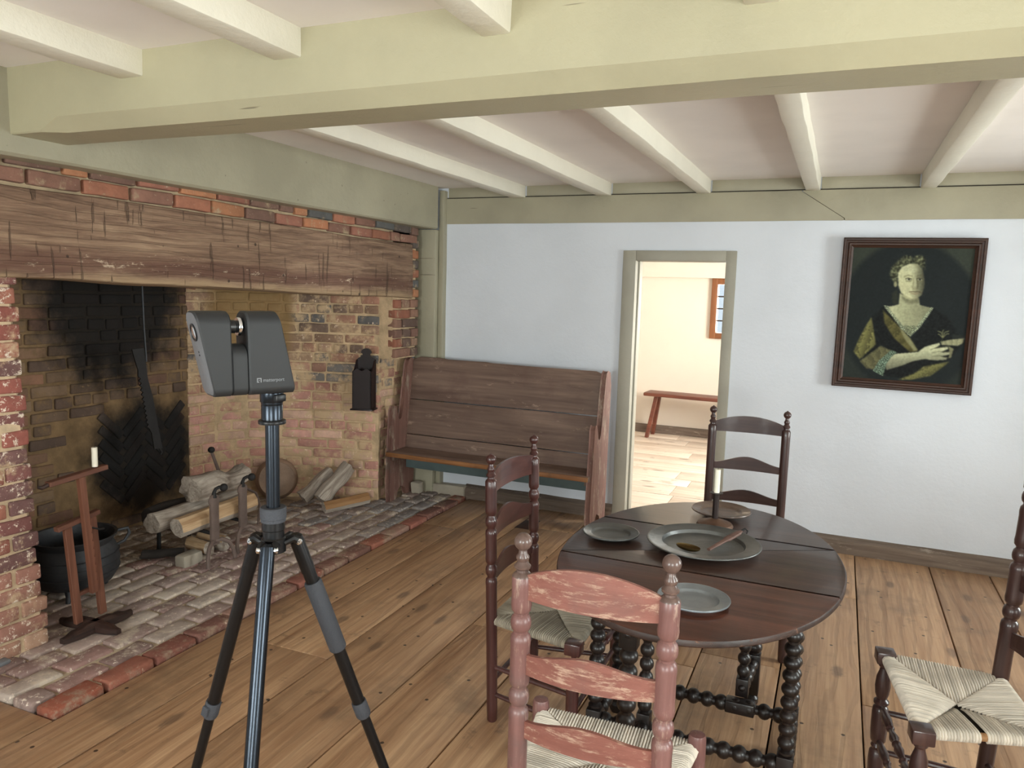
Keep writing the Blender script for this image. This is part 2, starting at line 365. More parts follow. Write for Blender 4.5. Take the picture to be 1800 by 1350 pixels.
M['treen'] = m_wood('brown_plate', (78, 60, 50), (128, 108, 94), 0, .35, .1, 1.0, coat=.3)
M['wax'] = m_plain('wax', (238, 232, 214), .45, 0, .3, 30, .05)
M['candlestick'] = m_plain('brown_iron_stick', (58, 48, 46), .4, .7, .2, 60, .3)
M['stickbase'] = m_plain('rust_brown_base', (112, 84, 68), .5, .5, .3, 60, .3)
M['spoon'] = m_wood('worn_wood_handle', (84, 58, 50), (124, 94, 84), 0, .6, .2, 1.2)
M['brass'] = m_plain('tarnished_brass', (88, 70, 40), .45, .8, .2, 50, .3)
M['cherry'] = m_wood('reddish_pine', (104, 64, 48), (140, 92, 72), 2, .5, .2, 1.2)
M['cherry_h'] = m_wood('reddish_pine_rail', (98, 60, 48), (130, 88, 70), 1, .5, .2, 1.2)
M['stand_foot'] = m_wood('dark_stand_foot', (44, 34, 32), (82, 58, 50), 0, .5, .3, 1.2)
M['box'] = m_plain('dark_candlebox', (34, 20, 20), .45, 0, .1, 40, .2, .15)
M['bark'] = m_wood('grey_bark', (134, 120, 108), (206, 194, 180), 2, .9, 1.0, 1.6)
M['split'] = m_wood('split_wood', (176, 140, 102), (222, 192, 154), 2, .8, .6, 1.6)
M['split_tan'] = m_wood('split_wood_tan', (140, 100, 62), (184, 142, 98), 2, .8, .6, 1.6)
M['char'] = m_plain('charred_wood', (52, 46, 42), .9, 0, .8, 30, .3)
M['stone'] = m_plain('pale_stone', (176, 166, 150), .9, 0, .6, 40, .2)
M['frame'] = m_wood('picture_frame', (48, 27, 18), (74, 44, 30), 0, .5, .1, 1.0)
M['brownframe'] = m_wood('brown_window_frame', (118, 72, 40), (154, 98, 58), 2, .5, .15, 1.0)
M['bench'] = m_wood('red_brown_bench', (88, 44, 30), (124, 68, 48), 0, .45, .2, 1.0)
M['anod'] = m_plain('anodised_metal', (50, 55, 62), .26, .9, 0)
M['black_metal'] = m_plain('black_metal', (22, 22, 24), .35, .3, 0)
M['leg_metal'] = m_plain('black_leg_tube', (32, 31, 32), .35, .6, 0)
M['foam'] = m_plain('foam_grip', (58, 60, 66), .75, 0, .3, 200)
M['chrome'] = m_plain('chrome', (220, 224, 228), .18, 1., 0)
M['scanner'] = m_plain('scanner_shell', (30, 31, 33), .6, .0, 0)
M['scanner_end'] = m_plain('scanner_end_cap', (92, 92, 95), .6, .0, 0)
M['scanner_core'] = m_plain('scanner_core', (24, 25, 27), .4, 0, 0)
M['print'] = m_plain('grey_print', (120, 122, 126), .5, 0, 0)
M['white_win'] = m_paint('window_paint', (214, 210, 196), .03, .5, .1)
M['black_lead'] = m_plain('dark_muntin', (40, 30, 24), .6)
def m_glass(name):
    t = NT(name); t.t.nodes.remove(t.b)
    tr = t.n('ShaderNodeBsdfTransparent', {'Color': (.96, .98, .97, 1)}); gl = t.n('ShaderNodeBsdfGlossy', {'Roughness': .02})
    fr = t.n('ShaderNodeFresnel', {'IOR': 1.45}); mx = t.n('ShaderNodeMixShader')
    t.t.links.new(fr.outputs[0], mx.inputs[0]); t.t.links.new(tr.outputs[0], mx.inputs[1]); t.t.links.new(gl.outputs[0], mx.inputs[2]); t.t.links.new(mx.outputs[0], t.out.inputs[0])
    return t.m
M['glass'] = m_glass('window_glass')
def m_canvas():
    t = NT('painted_canvas'); a = t.n('ShaderNodeVertexColor', layer_name='paint').outputs[0]
    return t.set(a, .6, None, .12)
M['canvas'] = m_canvas()
# ================================================================ STRUCTURE
BY = 4.826; CZ = 2.19; GX = -2.62      # back wall plane, ceiling, girt face
FACX = -2.742                          # chimney breast plane
DX0, DX1, DZ = -1.222, -.665, 1.703    # doorway opening
def struct(name, mb, mat, label, cat, smooth=True, parent=None, loc=None, angle=35):
    o = mb.build(name, mat, parent, loc, smooth, angle); return tag(o, label, cat, None, 'structure')

# floor: sub-floor with planks
fl = struct('floor', MB().box(-2.9, RX+.15, FY-.15, BY+.02, -.10, -.028), M['subfloor'], 'wide worn pine plank floor of the room', 'floor', False)
seams = [-2.362, -2.115, -1.80, -1.425, -1.09, -.765, -.44, -.12, .178, .564, .86, 1.22, 1.60, 1.98, RX]
pk = 0
for i in range(len(seams)-1):
    x0, x1 = seams[i], seams[i+1]; ends = [FY]
    y = FY + random.uniform(1.2, 2.6)
    while y < BY-.8: ends.append(y); y += random.uniform(2.0, 3.6)
    ends.append(BY)
    if i == 0: ends = [FY, .4, 4.12, BY]
    if i == 7: ends = [FY, 1.15, 4.07, BY]
    if i == 2: ends = [FY, .9, 4.38, BY]
    for j in range(len(ends)-1):
        pk += 1; g = .0028; w = x1-x0-2*g; L = ends[j+1]-ends[j]-.003
        v, f = jittered_box((w, L, .028), (1, max(2, int(L/.35)), 0), .0015, .004, pk, 3.)
        o = MB().add(v, f).build('plank', M['floor'], fl, ((x0+x1)/2, (ends[j]+ends[j+1])/2, -.014+random.uniform(-.0015, .0015)))
v, f = jittered_box((.10, .40, .02), (1, 2, 0), .001, .002, 91, 3.); MB().add(v, f).build('plank', M['stand_foot'], fl, (-1.752, 4.52, -.0085))
# boards left of the hearth corner
for (x0, x1, y0, y1) in [(-2.90, -2.367, FY, .5), (-2.90, -2.365, .503, 1.626)]:
    pk += 1; v, f = jittered_box((x1-x0, y1-y0, .028), (1, 4, 0), .0012, .0025, pk, 3.)
    MB().add(v, f).build('plank', M['floor'], fl, ((x0+x1)/2, (y0+y1)/2, -.014))

# ceiling plaster
struct('ceiling', MB().box(-3.0, RX+.15, FY-.15, BY+.15, CZ, CZ+.06), M['ceil'], 'pale plaster ceiling between the joists', 'ceiling', False)

# back wall with doorway
wb = MB(); T = .15
wb.box(-2.95, DX0-.02, BY, BY+T, -.1, CZ); wb.box(DX1+.02, RX+.15, BY, BY+T, -.1, CZ); wb.box(DX0-.02, DX1+.02, BY, BY+T, DZ+.02, CZ)
struct('wall_back', wb, M['plaster'], 'white plaster wall with the open doorway and portrait', 'wall', False)
# door lining
d = empty('door_1', (0, 0, 0), 0, 'grey painted doorway frame beside the settle', 'door frame', None, 'structure')
def board(name, mat, parent, x0, x1, y0, y1, z0, z1, seed=1, amp=.0012, bev=.003, cuts=None, loc0=None):
    sx, sy, sz = x1-x0, y1-y0, z1-z0
    if cuts is None: cuts = tuple(min(12, int(q/.12)) for q in (sx, sy, sz))
    v, f = jittered_box((sx, sy, sz), cuts, amp, min(bev, .3*min(sx, sy, sz)), seed, 4.)
    return MB().add(v, f).build(name, mat, parent, ((x0+x1)/2, (y0+y1)/2, (z0+z1)/2))
board('jamb', M['doorframe'], d, DX0-.085, DX0, BY-.018, BY+.02, .03, 1.767, 3)
board('jamb', M['doorframe'], d, DX1, DX1+.062, BY-.018, BY+.02, .03, 1.767, 4)
board('head', M['doorframe'], d, DX0, DX1, BY-.018, BY+.02, DZ, 1.767, 5)
board('lining', M['doorframe'], d, DX0-.02, DX0, BY+.02, BY+T+.02, 0, DZ, 6)
board('lining', M['doorframe'], d, DX1, DX1+.02, BY+.02, BY+T+.02, 0, DZ, 7)
board('lining', M['doorframe'], d, DX0-.02, DX1+.02, BY+.02, BY+T+.02, DZ, DZ+.02, 8)
board('door_stop', M['doorframe'], d, DX0-.001, DX0+.012, BY+.05, BY+.075, 0, DZ, 10)
board('threshold', M['skirting'], d, DX0-.02, DX1+.02, BY-.03, BY+T+.05, -.02, .012, 9)

# baseboards (sill beam)
def sill(name, x0, x1, label, seed):
    mb = MB(); n = max(6, int((x1-x0)/.08)); rows = []
    for i in range(n+1):
        x = x0+(x1-x0)*i/n; j = lambda k: .004*mnoise.noise(Vector((x*4, k, seed)))
        rows.append([(x, BY-.052+j(0), -.02), (x, BY-.050+j(1), .06), (x, BY-.043+j(2), .076+j(3)), (x, BY-.004, .094+1.5*j(4)), (x, BY+.01, .096)])
    mb.grid(rows); mb.f.append((4, 3, 2, 1, 0)); b = n*5; mb.f.append((b, b+1, b+2, b+3, b+4))
    return struct(name, mb, M['skirting'], label, 'baseboard', True, None, None, 25)
sill('baseboard_right', DX1+.062, RX, 'weathered grey-brown sill board under the portrait', 3)
sill('baseboard_left', -2.40, DX0-.085, 'weathered sill board along the wall under the settle', 5)
board('baseboard_corner', M['stone'], None, -2.75, -2.39, BY-.075, BY+.0, .0, .085, 12, .012, .01)
tag(bpy.data.objects['baseboard_corner'], 'crumbling pale plaster patch at the wall foot behind the settle', 'plaster', None, 'structure')

# corner post
po = empty('trim_1', (0, 0, 0), 0, 'grey painted corner post between brick chimney and white wall', 'post', None, 'structure')
board('post_face', M['post'], po, -2.80, -2.635, 4.735, 4.84, 0, 1.90, 21, .004, .006)
board('post_strip', M['post'], po, -2.632, -2.594, 4.775, 4.84, 0, 2.17, 22, .003, .004)
# tie beam with scarf joint
tb = empty('trim_2', (0, 0, 0), 0, 'grey painted tie beam with a diagonal scarf joint on the white wall', 'beam', None, 'structure')
def tiesec(xb0, xb1, xt0, xt1):
    mb = MB(); n = max(3, int((xb1-xb0)/.15)); rows = []
    for i in range(n+1):
        u = i/n; a = xb0+(xb1-xb0)*u; b = xt0+(xt1-xt0)*u; j = lambda k: .0025*mnoise.noise(Vector((a*3, k, 9)))
        rows.append([(a, BY+.02, 1.944), (a, BY-.012+j(1), 1.944+j(0)), (a, BY-.014+j(1), 1.955), (b, BY-.014+j(2), 2.11), (b, BY-.010+j(2), 2.118+j(3)), (b, BY+.02, 2.118)])
    mb.grid(rows, None, True); mb.f.append(tuple(range(6))); mb.f.append(tuple(range(n*6, n*6+6)))
    mb.build('beam_section', M['post'], tb)
XS0, XS1 = -.022, -.257          # scarf joint: bottom x, top x
tiesec(-2.594, XS0-.002, -2.594, XS1-.002); tiesec(XS0+.003, RX, XS1+.003, RX)
# joists
JX = [(-2.10, -2.0), (-1.50, -1.405), (-.86, -.78), (-.24, -.162), (.352, .43), (.99, 1.075), (1.62, 1.70)]
MBY0, MBY1 = 1.758, 1.968
ordn = ['nearest the fireplace', 'second from the fireplace', 'third from the fireplace', 'fourth from the fireplace', 'fifth from the fireplace', 'sixth from the fireplace', 'farthest from the fireplace']
for k, (a, b) in enumerate(JX):
    for nm, y0, y1 in (('behind', MBY1-.01, BY-.004), ('in front of', FY, MBY0+.01)):
        sy = y1-y0; v, f = jittered_box((b-a, sy, CZ+.02-2.113), (0, int(sy/.12), 0), .0035, .006, k*2+sy, 5.)
        o = MB().add(v, f).build('ceiling_joist', M['joist'], None, ((a+b)/2, (y0+y1)/2, (2.113+CZ+.02)/2))
        tag(o, 'cream painted ceiling joist %s the main beam, %s' % (nm, ordn[k]), 'joist', 'ceiling joists', 'structure')
# blocking boards between joists over the tie beam
xs = [-2.59] + [v for ab in JX for v in ab] + [RX]
bk = empty('trim_3', (0, 0, 0), 0, 'grey painted blocking boards between the joist ends', 'board', None, 'structure')
for k in range(0, len(xs)-1, 2):
    if xs[k+1]-xs[k] > .05: board('blocking', M['post'], bk, xs[k]+.006, xs[k+1]-.006, BY-.006, BY+.02, 2.122, CZ+.005, 40+k, .001)
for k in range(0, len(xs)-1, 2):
    if xs[k+1]-xs[k] > .05: MB().box(xs[k]+.002, xs[k+1]-.002, BY-.012, BY+.001, 2.1175, 2.1225).build('joint_shade_strip', M['subfloor'], bk, None, False)  # dark strip standing in for the shade in the joint under the boards
# main beam (summer beam) with chamfer
mb = MB(); rows = []; n = 60
for i in range(n+1):
    x = GX-.02+(RX+.02-GX)*i/n; c = .044*min(1, max(0, (x+2.47)/.05)); j = lambda k, s=.0028: s*mnoise.noise(Vector((x*2.3, k*5.1, 2)))
    c2 = max(c, .004)
    rows.append([(x, MBY0+j(0), CZ+.01), (x, MBY0+j(1), 2.09), (x, MBY0+j(1), 1.974+c2), (x, MBY0+c2*.9+j(2), 1.974+j(3, .0015)), (x, 1.86, 1.974+j(4, .0015)), (x, MBY1-.004, 1.974+j(5)), (x, MBY1, 1.980), (x, MBY1, CZ+.01)])
mb.grid(rows, None, True); mb.f.append(tuple(range(8))); mb.f.append(tuple(range(n*8, n*8+8)))
struct('trim_4', mb, M['beam'], 'large chamfered main ceiling beam crossing the room', 'beam', True, None, None, 20)
# chimney girt
mb = MB(); rows = []; n = 50
for i in range(n+1):
    y = FY+(4.735-FY)*i/n; j = lambda k, s=.0035: s*mnoise.noise(Vector((k*5.1, y*2.3, 4)))
    zb = 1.905 - .004*(y-1.8)/3
    rows.append([(GX+j(0), y, CZ+.01), (GX+j(1), y, 2.05), (GX+j(2), y, zb+.01), (GX-.012, y, zb+j(3)), (-2.84, y, zb+.004), (-2.84, y, CZ+.01)])
mb.grid(rows, None, True); mb.f.append(tuple(range(6))); mb.f.append(tuple(range(n*6, n*6+6)))
struct('trim_5', mb, M['post'], 'painted girt beam over the brick fireplace wall', 'beam', True, None, None, 20)

# ---------------- bricks
def brick_set(L, D, H, n, bev, amp, cuts=(2, 0, 0)):
    out = []
    for k in range(n):
        v, f = jittered_box((L, D, H), cuts, amp, bev, 50+k*7+L*100, 9.); out.append(MB().add(v, f).mesh('brick_shape', True, 50))
    return out
def mats(ms, mat):
    r = []
    for me in ms: q = me.copy(); q.materials.clear(); q.materials.append(mat); r.append(q)
    return r
WB = brick_set(.205, .06, .056, 10, .007, .006); WH = brick_set(.098, .06, .056, 8, .007, .006)
def put_brick(me, parent, loc, rz, col, sc=(1, 1, 1), rot=None, name='brick'):
    o = bpy.data.objects.new(name, me); COL.objects.link(o); o.parent = parent; o.location = loc
    o.rotation_euler = rot if rot else (0, 0, rz); o.scale = sc; o.color = col; return o
def tint(c, k, sat=.78):
    g = .3*c[0]+.55*c[1]+.15*c[2]; l = lin([g+(q-g)*sat for q in c]); return (l[0]*k, l[1]*k, l[2]*k, 1)
def pick(pal):
    c = random.choice(pal); k = random.uniform(.86, 1.12); return tint(c, k)
class Path:
    def __init__(s, pts):
        s.p = [Vector((x, y)) for x, y in pts]; s.d = [0]
        for a, b in zip(s.p, s.p[1:]): s.d.append(s.d[-1]+(b-a).length)
        s.L = s.d[-1]
    def at(s, t):
        t = max(0, min(s.L-1e-6, t))
        for i in range(len(s.p)-1):
            if t <= s.d[i+1]: u = (t-s.d[i])/(s.d[i+1]-s.d[i]); break
        p = s.p[i].lerp(s.p[i+1], u)
        a = s.pt(t-.05); b = s.pt(t+.05); tg = (b-a).normalized(); return p, tg
    def pt(s, t):
        t = max(0, min(s.L-1e-6, t))
        for i in range(len(s.p)-1):
            if t <= s.d[i+1]: u = (t-s.d[i])/(s.d[i+1]-s.d[i]); return s.p[i].lerp(s.p[i+1], u)
def smoothpath(pts, n=5):
    out = []
    P_ = [Vector((x, y)) for x, y in pts]; P_ = [P_[0]*2-P_[1]]+P_+[P_[-1]*2-P_[-2]]
    for i in range(1, len(P_)-2):
        for k in range(n):
            u = k/n; a, b, c, d_ = P_[i-1:i+3]
            out.append(.5*((2*b)+(c-a)*u+(2*a-5*b+4*c-d_)*u*u+(3*b-a-3*c+d_)*u**3))
    out.append(P_[-2]); return [(q.x, q.y) for q in out]
def brick_wall(struct_o, path, z0, z1, pitch, meL, meH, pal, skip=None, proud=.022, head_every=5, cut_end=True, jz=.003):
    zc = z0+pitch/2; k = 0; cnt = 0
    while zc+pitch*.4 <= z1:
        header = head_every and (k % head_every == head_every-1)
        s = -(.11 if k % 2 else 0) - random.uniform(0, .03)
        while s < path.L:
            isH = header or random.random() < .12; L = .098 if isH else .205
            a, b = max(s, 0.), min(s+L, path.L)
            if b-a > .035:
                p, tg = path.at((a+b)/2); sc = (b-a)/L
                nrm = Vector((tg.y, -tg.x))
                z = zc+random.uniform(-jz, jz)
                if not (skip and skip(p, z, b-a)):
                    col = pal(p, z) if callable(pal) else pick(pal)
                    q = p+nrm*(proud-.03+random.uniform(-.004, .004))
                    put_brick(random.choice(meH if isH else meL), struct_o, (q.x, q.y, z), math.atan2(tg.y, tg.x)+random.uniform(-.012, .012), col, (sc, 1, random.uniform(.95, 1.05))); cnt += 1
            s += L+.014
        zc += pitch; k += 1
    return cnt
def wall_sheet(path, z0, z1, thick, flip=1):
    mb = MB(); n = max(2, int(path.L/.06)); rows = []
    for i in range(n+1):
        p, tg = path.at(path.L*i/n); nr = Vector((tg.y, -tg.x)); nz = int((z1-z0)/.08); r = []
        for k in range(nz+1):
            z = z0+(z1-z0)*k/nz; d = .006*mnoise.noise(Vector((p.x*6, p.y*6, z*6))); r.append((p.x+nr.x*d, p.y+nr.y*d, z))
        b = [(p.x-nr.x*thick, p.y-nr.y*thick, z1), (p.x-nr.x*thick, p.y-nr.y*thick, z0)]
        rows.append(r+b)
    mb.grid(rows, None, True); m_ = len(rows[0]); mb.f.append(tuple(range(m_))); mb.f.append(tuple(range((len(rows)-1)*m_, len(rows)*m_)))
    return mb
HZ = .024
# firebox back wall (path runs so that the normal (ty,-tx) points into the room: +x => tangent +y)
PB = Path([(-3.83, 1.95), (-3.82, 3.63)])
o_back = struct('wall_firebox_back', wall_sheet(PB, 0, 2.3, .1), M['mo_back'], 'soot-blackened brick back wall of the fireplace', 'wall')
HB = (2.84, 3.60, .13, .74)       # herringbone panel y0,y1,z0,z1
pal_back = [(130, 104, 82), (118, 94, 74), (138, 110, 84), (108, 86, 72), (126, 92, 74)]
def pal_b(p, z):
    c = random.choice(pal_back)
    if p.y < 2.65: c = random.choice([(150, 114, 86), (136, 102, 78), (144, 116, 88), (154, 110, 84)])
    return tint(c, random.uniform(.85, 1.12), .9)
bB, bH = mats(WB, M['b_back']), mats(WH, M['b_back'])
nb = brick_wall(o_back, PB, HZ+.005, 1.72, .0695, bB, bH, pal_b, lambda p, z, L: HB[0]-L*.35 < p.y < HB[1]+.1 and HB[2] < z < HB[3]+.02, .010, 6)
HM = mats(brick_set(.198, .05, .052, 6, .006, .004), M['b_herring'])
pit = .058; n_h = 0
for i in range(-16, 17):
    for j in range(-7, 8):
        # zig-zag columns of bricks at +-45 degrees
        y = HB[0]+.07+(j+7)*.152; z = HB[2]-.1+(i+16)*.0785; sgn = 1 if j % 2 == 0 else -1
        if HB[0]+.08 < y < HB[1]-.03 and HB[2]+.06 < z < HB[3]-.05:
            put_brick(random.choice(HM), o_back, (-3.825+random.uniform(-.003, .003)-.015, y, z), 0, pick([(96, 80, 70), (78, 66, 58), (110, 70, 48), (60, 52, 48)]), (1, 1, 1), (0, sgn*PI/4, PI/2)); n_h += 1
# firebox right side wall, curved
PS = Path(smoothpath([(-3.82, 3.63), (-3.785, 3.82), (-3.70, 4.0), (-3.52, 4.155), (-3.32, 4.25), (-3.10, 4.315), (-2.86, 4.375)]))
o_side = struct('wall_firebox_side', wall_sheet(PS, 0, 2.3, .1), M['mo_side'], 'curved smoke-stained pink brick side wall of the fireplace', 'wall')
def pal_s(p, z):
    if z < .78: c = random.choice([(222, 162, 146), (206, 146, 128), (214, 172, 148), (198, 140, 124), (226, 180, 156)])
    elif z < 1.0: c = random.choice([(184, 136, 112), (172, 124, 102), (188, 130, 114), (134, 126, 120), (162, 118, 98)])
    else: c = random.choice([(164, 130, 102), (150, 116, 92), (170, 132, 108), (108, 104, 102), (132, 106, 90), (174, 124, 100)])
    return tint(c, random.uniform(.88, 1.1), .9)
sB, sH = mats(WB, M['b_side']), mats(WH, M['b_side'])
ns = brick_wall(o_side, PS, HZ+.005, 1.62, .067, sB, sH, pal_s, None, .009, 4)
# right jamb (front end of the side wall): solid mortar core with bricks, worn back low down
jamb = MB().box(-2.90, FACX-.014, 4.375, 4.672, 1.01, 1.90).box(-3.05, -2.875, 4.385, 4.80, 0, 1.03).box(-3.0, -2.86, 4.6, 4.80, .9, 1.9)
o_jamb = struct('wall_fireplace_jamb', jamb, M['mo_side'], 'narrow brick jamb between the fireplace opening and the corner post', 'wall', False)
PJ = Path([(FACX-.01, 4.375), (FACX-.01, 4.675)])
jB, jH = mats(WB, M['b_top']), mats(WH, M['b_top'])
pal_top = [(194, 122, 78), (178, 106, 76), (162, 98, 76), (130, 92, 76), (104, 90, 82), (98, 98, 96), (190, 114, 72), (150, 100, 80)]
nj = brick_wall(o_jamb, PJ, 1.015, 1.42, .067, jB, jH, [(150, 104, 82), (168, 96, 70), (134, 92, 76), (110, 82, 70), (158, 118, 92)], None, .02, 3)
PJ2 = Path([(-2.885, 4.385), (-2.885, 4.76)])
nj += brick_wall(o_jamb, PJ2, HZ, 1.0, .07, sB, sH, pal_s, None, .016, 3)
PJ3 = Path([(FACX-.01, 4.597), (FACX-.01, 4.675)])
nj += brick_wall(o_jamb, PJ3, 1.42, 1.83, .067, jB, jH, pal_top, None, .02, 3)
# bricks above the lintel
core = MB().box(-2.95, FACX-.014, 1.0, 4.672, 1.79, CZ)
o_top = struct('wall_chimney_breast', core, M['mo_top'], 'strip of orange and grey bricks above the oak lintel', 'wall', False)
PT = Path([(FACX-.008, 1.35), (FACX-.008, 4.675)])
nt_ = 0
zc = 1.795
for k in range(3):
    s = random.uniform(-.1, 0)
    while s < PT.L:
        isH = random.random() < (.2 if k < 2 else .45); L = .098 if isH else .205; a, b = max(s, 0), min(s+L, PT.L)
        if b-a > .04:
            p, tg = PT.at((a+b)/2); lt = 1.821-(p.y-1.80)*.0131; z = lt+.034+k*.0655+random.uniform(-.004, .004)
            pal = pal_top[:4]+pal_top[6:] if k == 0 or p.y < 2.3 else pal_top
            put_brick(random.choice(jH if isH else jB), o_top, (p.x-.012+random.uniform(-.004, .006), p.y, z), PI/2+random.uniform(-.01, .01), pick(pal), ((b-a)/L, 1, random.uniform(.92, 1.02)), (random.uniform(-.01, .01), -.0 , PI/2)); nt_ += 1
        s += L+.016
# oak lintel
Ly0, Ly1 = .95, 4.585; Lc = (Ly0+Ly1)/2
v, f = jittered_box((.30, Ly1-Ly0, 1.0), (3, 40, 4), .0, .014, 77, 3.2)
def lintel_pt(x, y, z):
    yy_ = y+Lc; t = max(0, min(1, z+.5)); bot = 1.494-.0274*(yy_-1.80); top = 1.821-.0131*(yy_-1.80)
    n_ = mnoise.noise_vector(Vector((x*3, yy_*2.2, t*1.6)))
    return (x+n_.x*.012, y+n_.y*.004, bot+(top-bot)*t+n_.z*.012)
lint = MB().add([lintel_pt(*p) for p in v], f).build('oak_lintel', M['lintel'], None, (FACX-.145+.012, Lc, 0))
tag(lint, 'massive hewn oak lintel beam spanning the brick fireplace', 'beam', None, 'structure')
# pier at the left of the opening
pier = MB(); rows = []
for k in range(16):
    z = 1.50*k/15; fl_ = .035*max(0, 1-z/.5)**1.5; px = -2.885+fl_*.6; py = 1.945+fl_
    if z > .5: py -= .03*(z-.5)
    j = .006*mnoise.noise(Vector((1, 2, z*5)))
    rows.append([(-3.9, .95, z), (px+j, .95, z), (px+j, py-.02, z), (px-.02, py+j, z), (-3.9, py+j, z)])
pier.grid(rows, None, True); pier.f.append(tuple(range(5))); pier.f.append(tuple(range(75, 80)))
o_pier = struct('wall_fireplace_pier', pier, M['mo_pier'], 'red and whitewashed brick pier at the left edge of the fireplace', 'wall', True, None, None, 30)
pal_p = [(182, 102, 84), (174, 90, 76), (138, 92, 88), (150, 88, 82), (118, 88, 88), (190, 112, 88)]
pB, pH = mats(WB, M['b_pier']), mats(WH, M['b_pier'])
for k in range(22):
    z = .055+k*.0685; fl_ = .035*max(0, 1-z/.5)**1.5; py = 1.945+fl_-(.03*(z-.5) if z > .5 else 0); px = -2.885+fl_*.6
    y = py+.012-random.uniform(0, .02); kk = 0
    pal = pal_p if z > .34 else [(196, 140, 112), (206, 158, 126), (188, 124, 104)]
    while y > 1.0:
        isH = (k % 2 == 0 and kk == 0) or random.random() < .1; L = .098 if isH else .205
        put_brick(random.choice(pH if isH else pB), o_pier, (px-.022+random.uniform(-.004, .006), y-L/2, z), 0, pick(pal), (1, 1, 1.04), (random.uniform(-.02, .02), 0, PI/2)); y -= L+.014; kk += 1
    x = px-.11
    while x > -3.75:
        L = .205; put_brick(random.choice(pB), o_pier, (x-L/2, py-.024, z), 0, pick([(120, 88, 70), (104, 76, 62), (132, 90, 72)]), (1, 1, 1.0), (0, 0, PI)); x -= L+.014
# unseen cover added over the firebox so that it stays dark above the lintel
struct('added_flue_cover', MB().box(-4.0, -2.95, .9, 4.8, 2.28, 2.34).box(-4.0, -3.9, .9, 4.8, 0, 2.3).box(-4.0, -2.95, .85, .95, 0, 2.3).box(-4.0, -2.9, 4.5, 4.82, 1.5, 2.3), M['soot'], 'unseen dark cover added to close the flue above the lintel', 'flue', False)  # M['soot'] is just the dark colour of this added cover

# hearth paving
hb = MB()
hb.box(-3.9, -2.412, 1.67, 4.80, -.05, HZ-.013)
o_h = struct('floor_hearth', hb, M['mo_hearth'], 'worn grey-pink brick hearth paving in front of the fireplace', 'hearth', False)
HS = mats(brick_set(.205, .099, .05, 14, .011, .007, (3, 1, 0)), M['b_hearth'])
HSR = mats(brick_set(.205, .099, .05, 8, .010, .006, (3, 1, 0)), M['b_hearth_red'])
HHf = mats(brick_set(.098, .099, .05, 6, .011, .007, (1, 1, 0)), M['b_hearth'])
pal_h = [(194, 168, 156), (174, 144, 134), (206, 184, 168), (182, 154, 144), (160, 126, 118), (210, 190, 174), (188, 142, 132)]
x = -2.418; k = 0; nh = 0
while x > -3.85:
    y = 1.632 + (.105 if k % 2 else 0)
    if k % 2: put_brick(random.choice(HHf), o_h, (x, 1.632+.045, HZ-.025), 0, pick(pal_h), (1, 1, 1), (0, 0, PI/2)); nh += 1
    yend = 4.76 - (.0 if k > 0 else .0)
    while y < yend-.06:
        L = min(.205, yend-y); yc = y+L/2
        inside = not (yc < 1.86 and x < -2.92) and not (x < -2.93 and yc > 4.29-(abs(x)-2.9)*.16 and yc > 4.2) and not (x < -3.45 and yc > 4.05) and not (x < -2.84 and yc > 4.45)
        if inside:
            pal = pal_h if k else [(178, 100, 76), (164, 92, 74), (150, 98, 82), (142, 88, 74), (168, 122, 104)]
            if k == 0 and y < 1.7: pal = [(182, 92, 64)]
            if yc > 3.7 and k: pal = [(162, 146, 138), (152, 132, 124), (166, 140, 130), (146, 138, 136)]
            if x < -3.3: pal = [(160, 138, 118), (146, 124, 106), (168, 146, 124)]
            put_brick(random.choice(HS if k else HSR), o_h, (x+random.uniform(-.003, .003), yc, HZ-.025+random.uniform(-.004, .003)), 0, pick(pal), (L/.205*random.uniform(.96, 1.0), random.uniform(.93, 1.0), 1), (random.uniform(-.015, .015), random.uniform(-.015, .015), PI/2+random.uniform(-.015, .015))); nh += 1
        y += .205+random.uniform(.008, .014)
    x -= .1075; k += 1
print('BRICKS back', nb, 'herring', n_h, 'side', ns, 'jamb', nj, 'top', nt_, 'hearth', nh)

# ---------------- remaining shell (behind and beside the camera) with windows
def win_wall(name, axis, plane, out, lo, hi, wins, label):
    mb = MB()
    def seg(a, b, z0, z1):
        d0, d1 = sorted((plane, plane+out*.15))
        if axis == 'x': mb.box(d0, d1, a, b, z0, z1)
        else: mb.box(a, b, d0, d1, z0, z1)
    e = [lo]
    for c, s_, w, h in sorted(wins):
        seg(e[-1], c-w/2, -.1, CZ); seg(c-w/2, c+w/2, -.1, s_); seg(c-w/2, c+w/2, s_+h, CZ); e.append(c+w/2)
    seg(e[-1], hi, -.1, CZ); return struct(name, mb, M['plaster'], label, 'wall', False)
win_wall('wall_right', 'x', RX, 1, FY-.15, BY+.15, WIN_R, 'white plaster wall with two windows at the right')
win_wall('wall_front', 'y', FY, -1, -3.0, RX+.15, WIN_F, 'white plaster wall with two windows behind the camera')
struct('wall_left', MB().box(-3.0, -2.82, FY-.15, .96, -.1, CZ), M['plaster'], 'white plaster wall left of the chimney', 'wall', False)
wk = 0
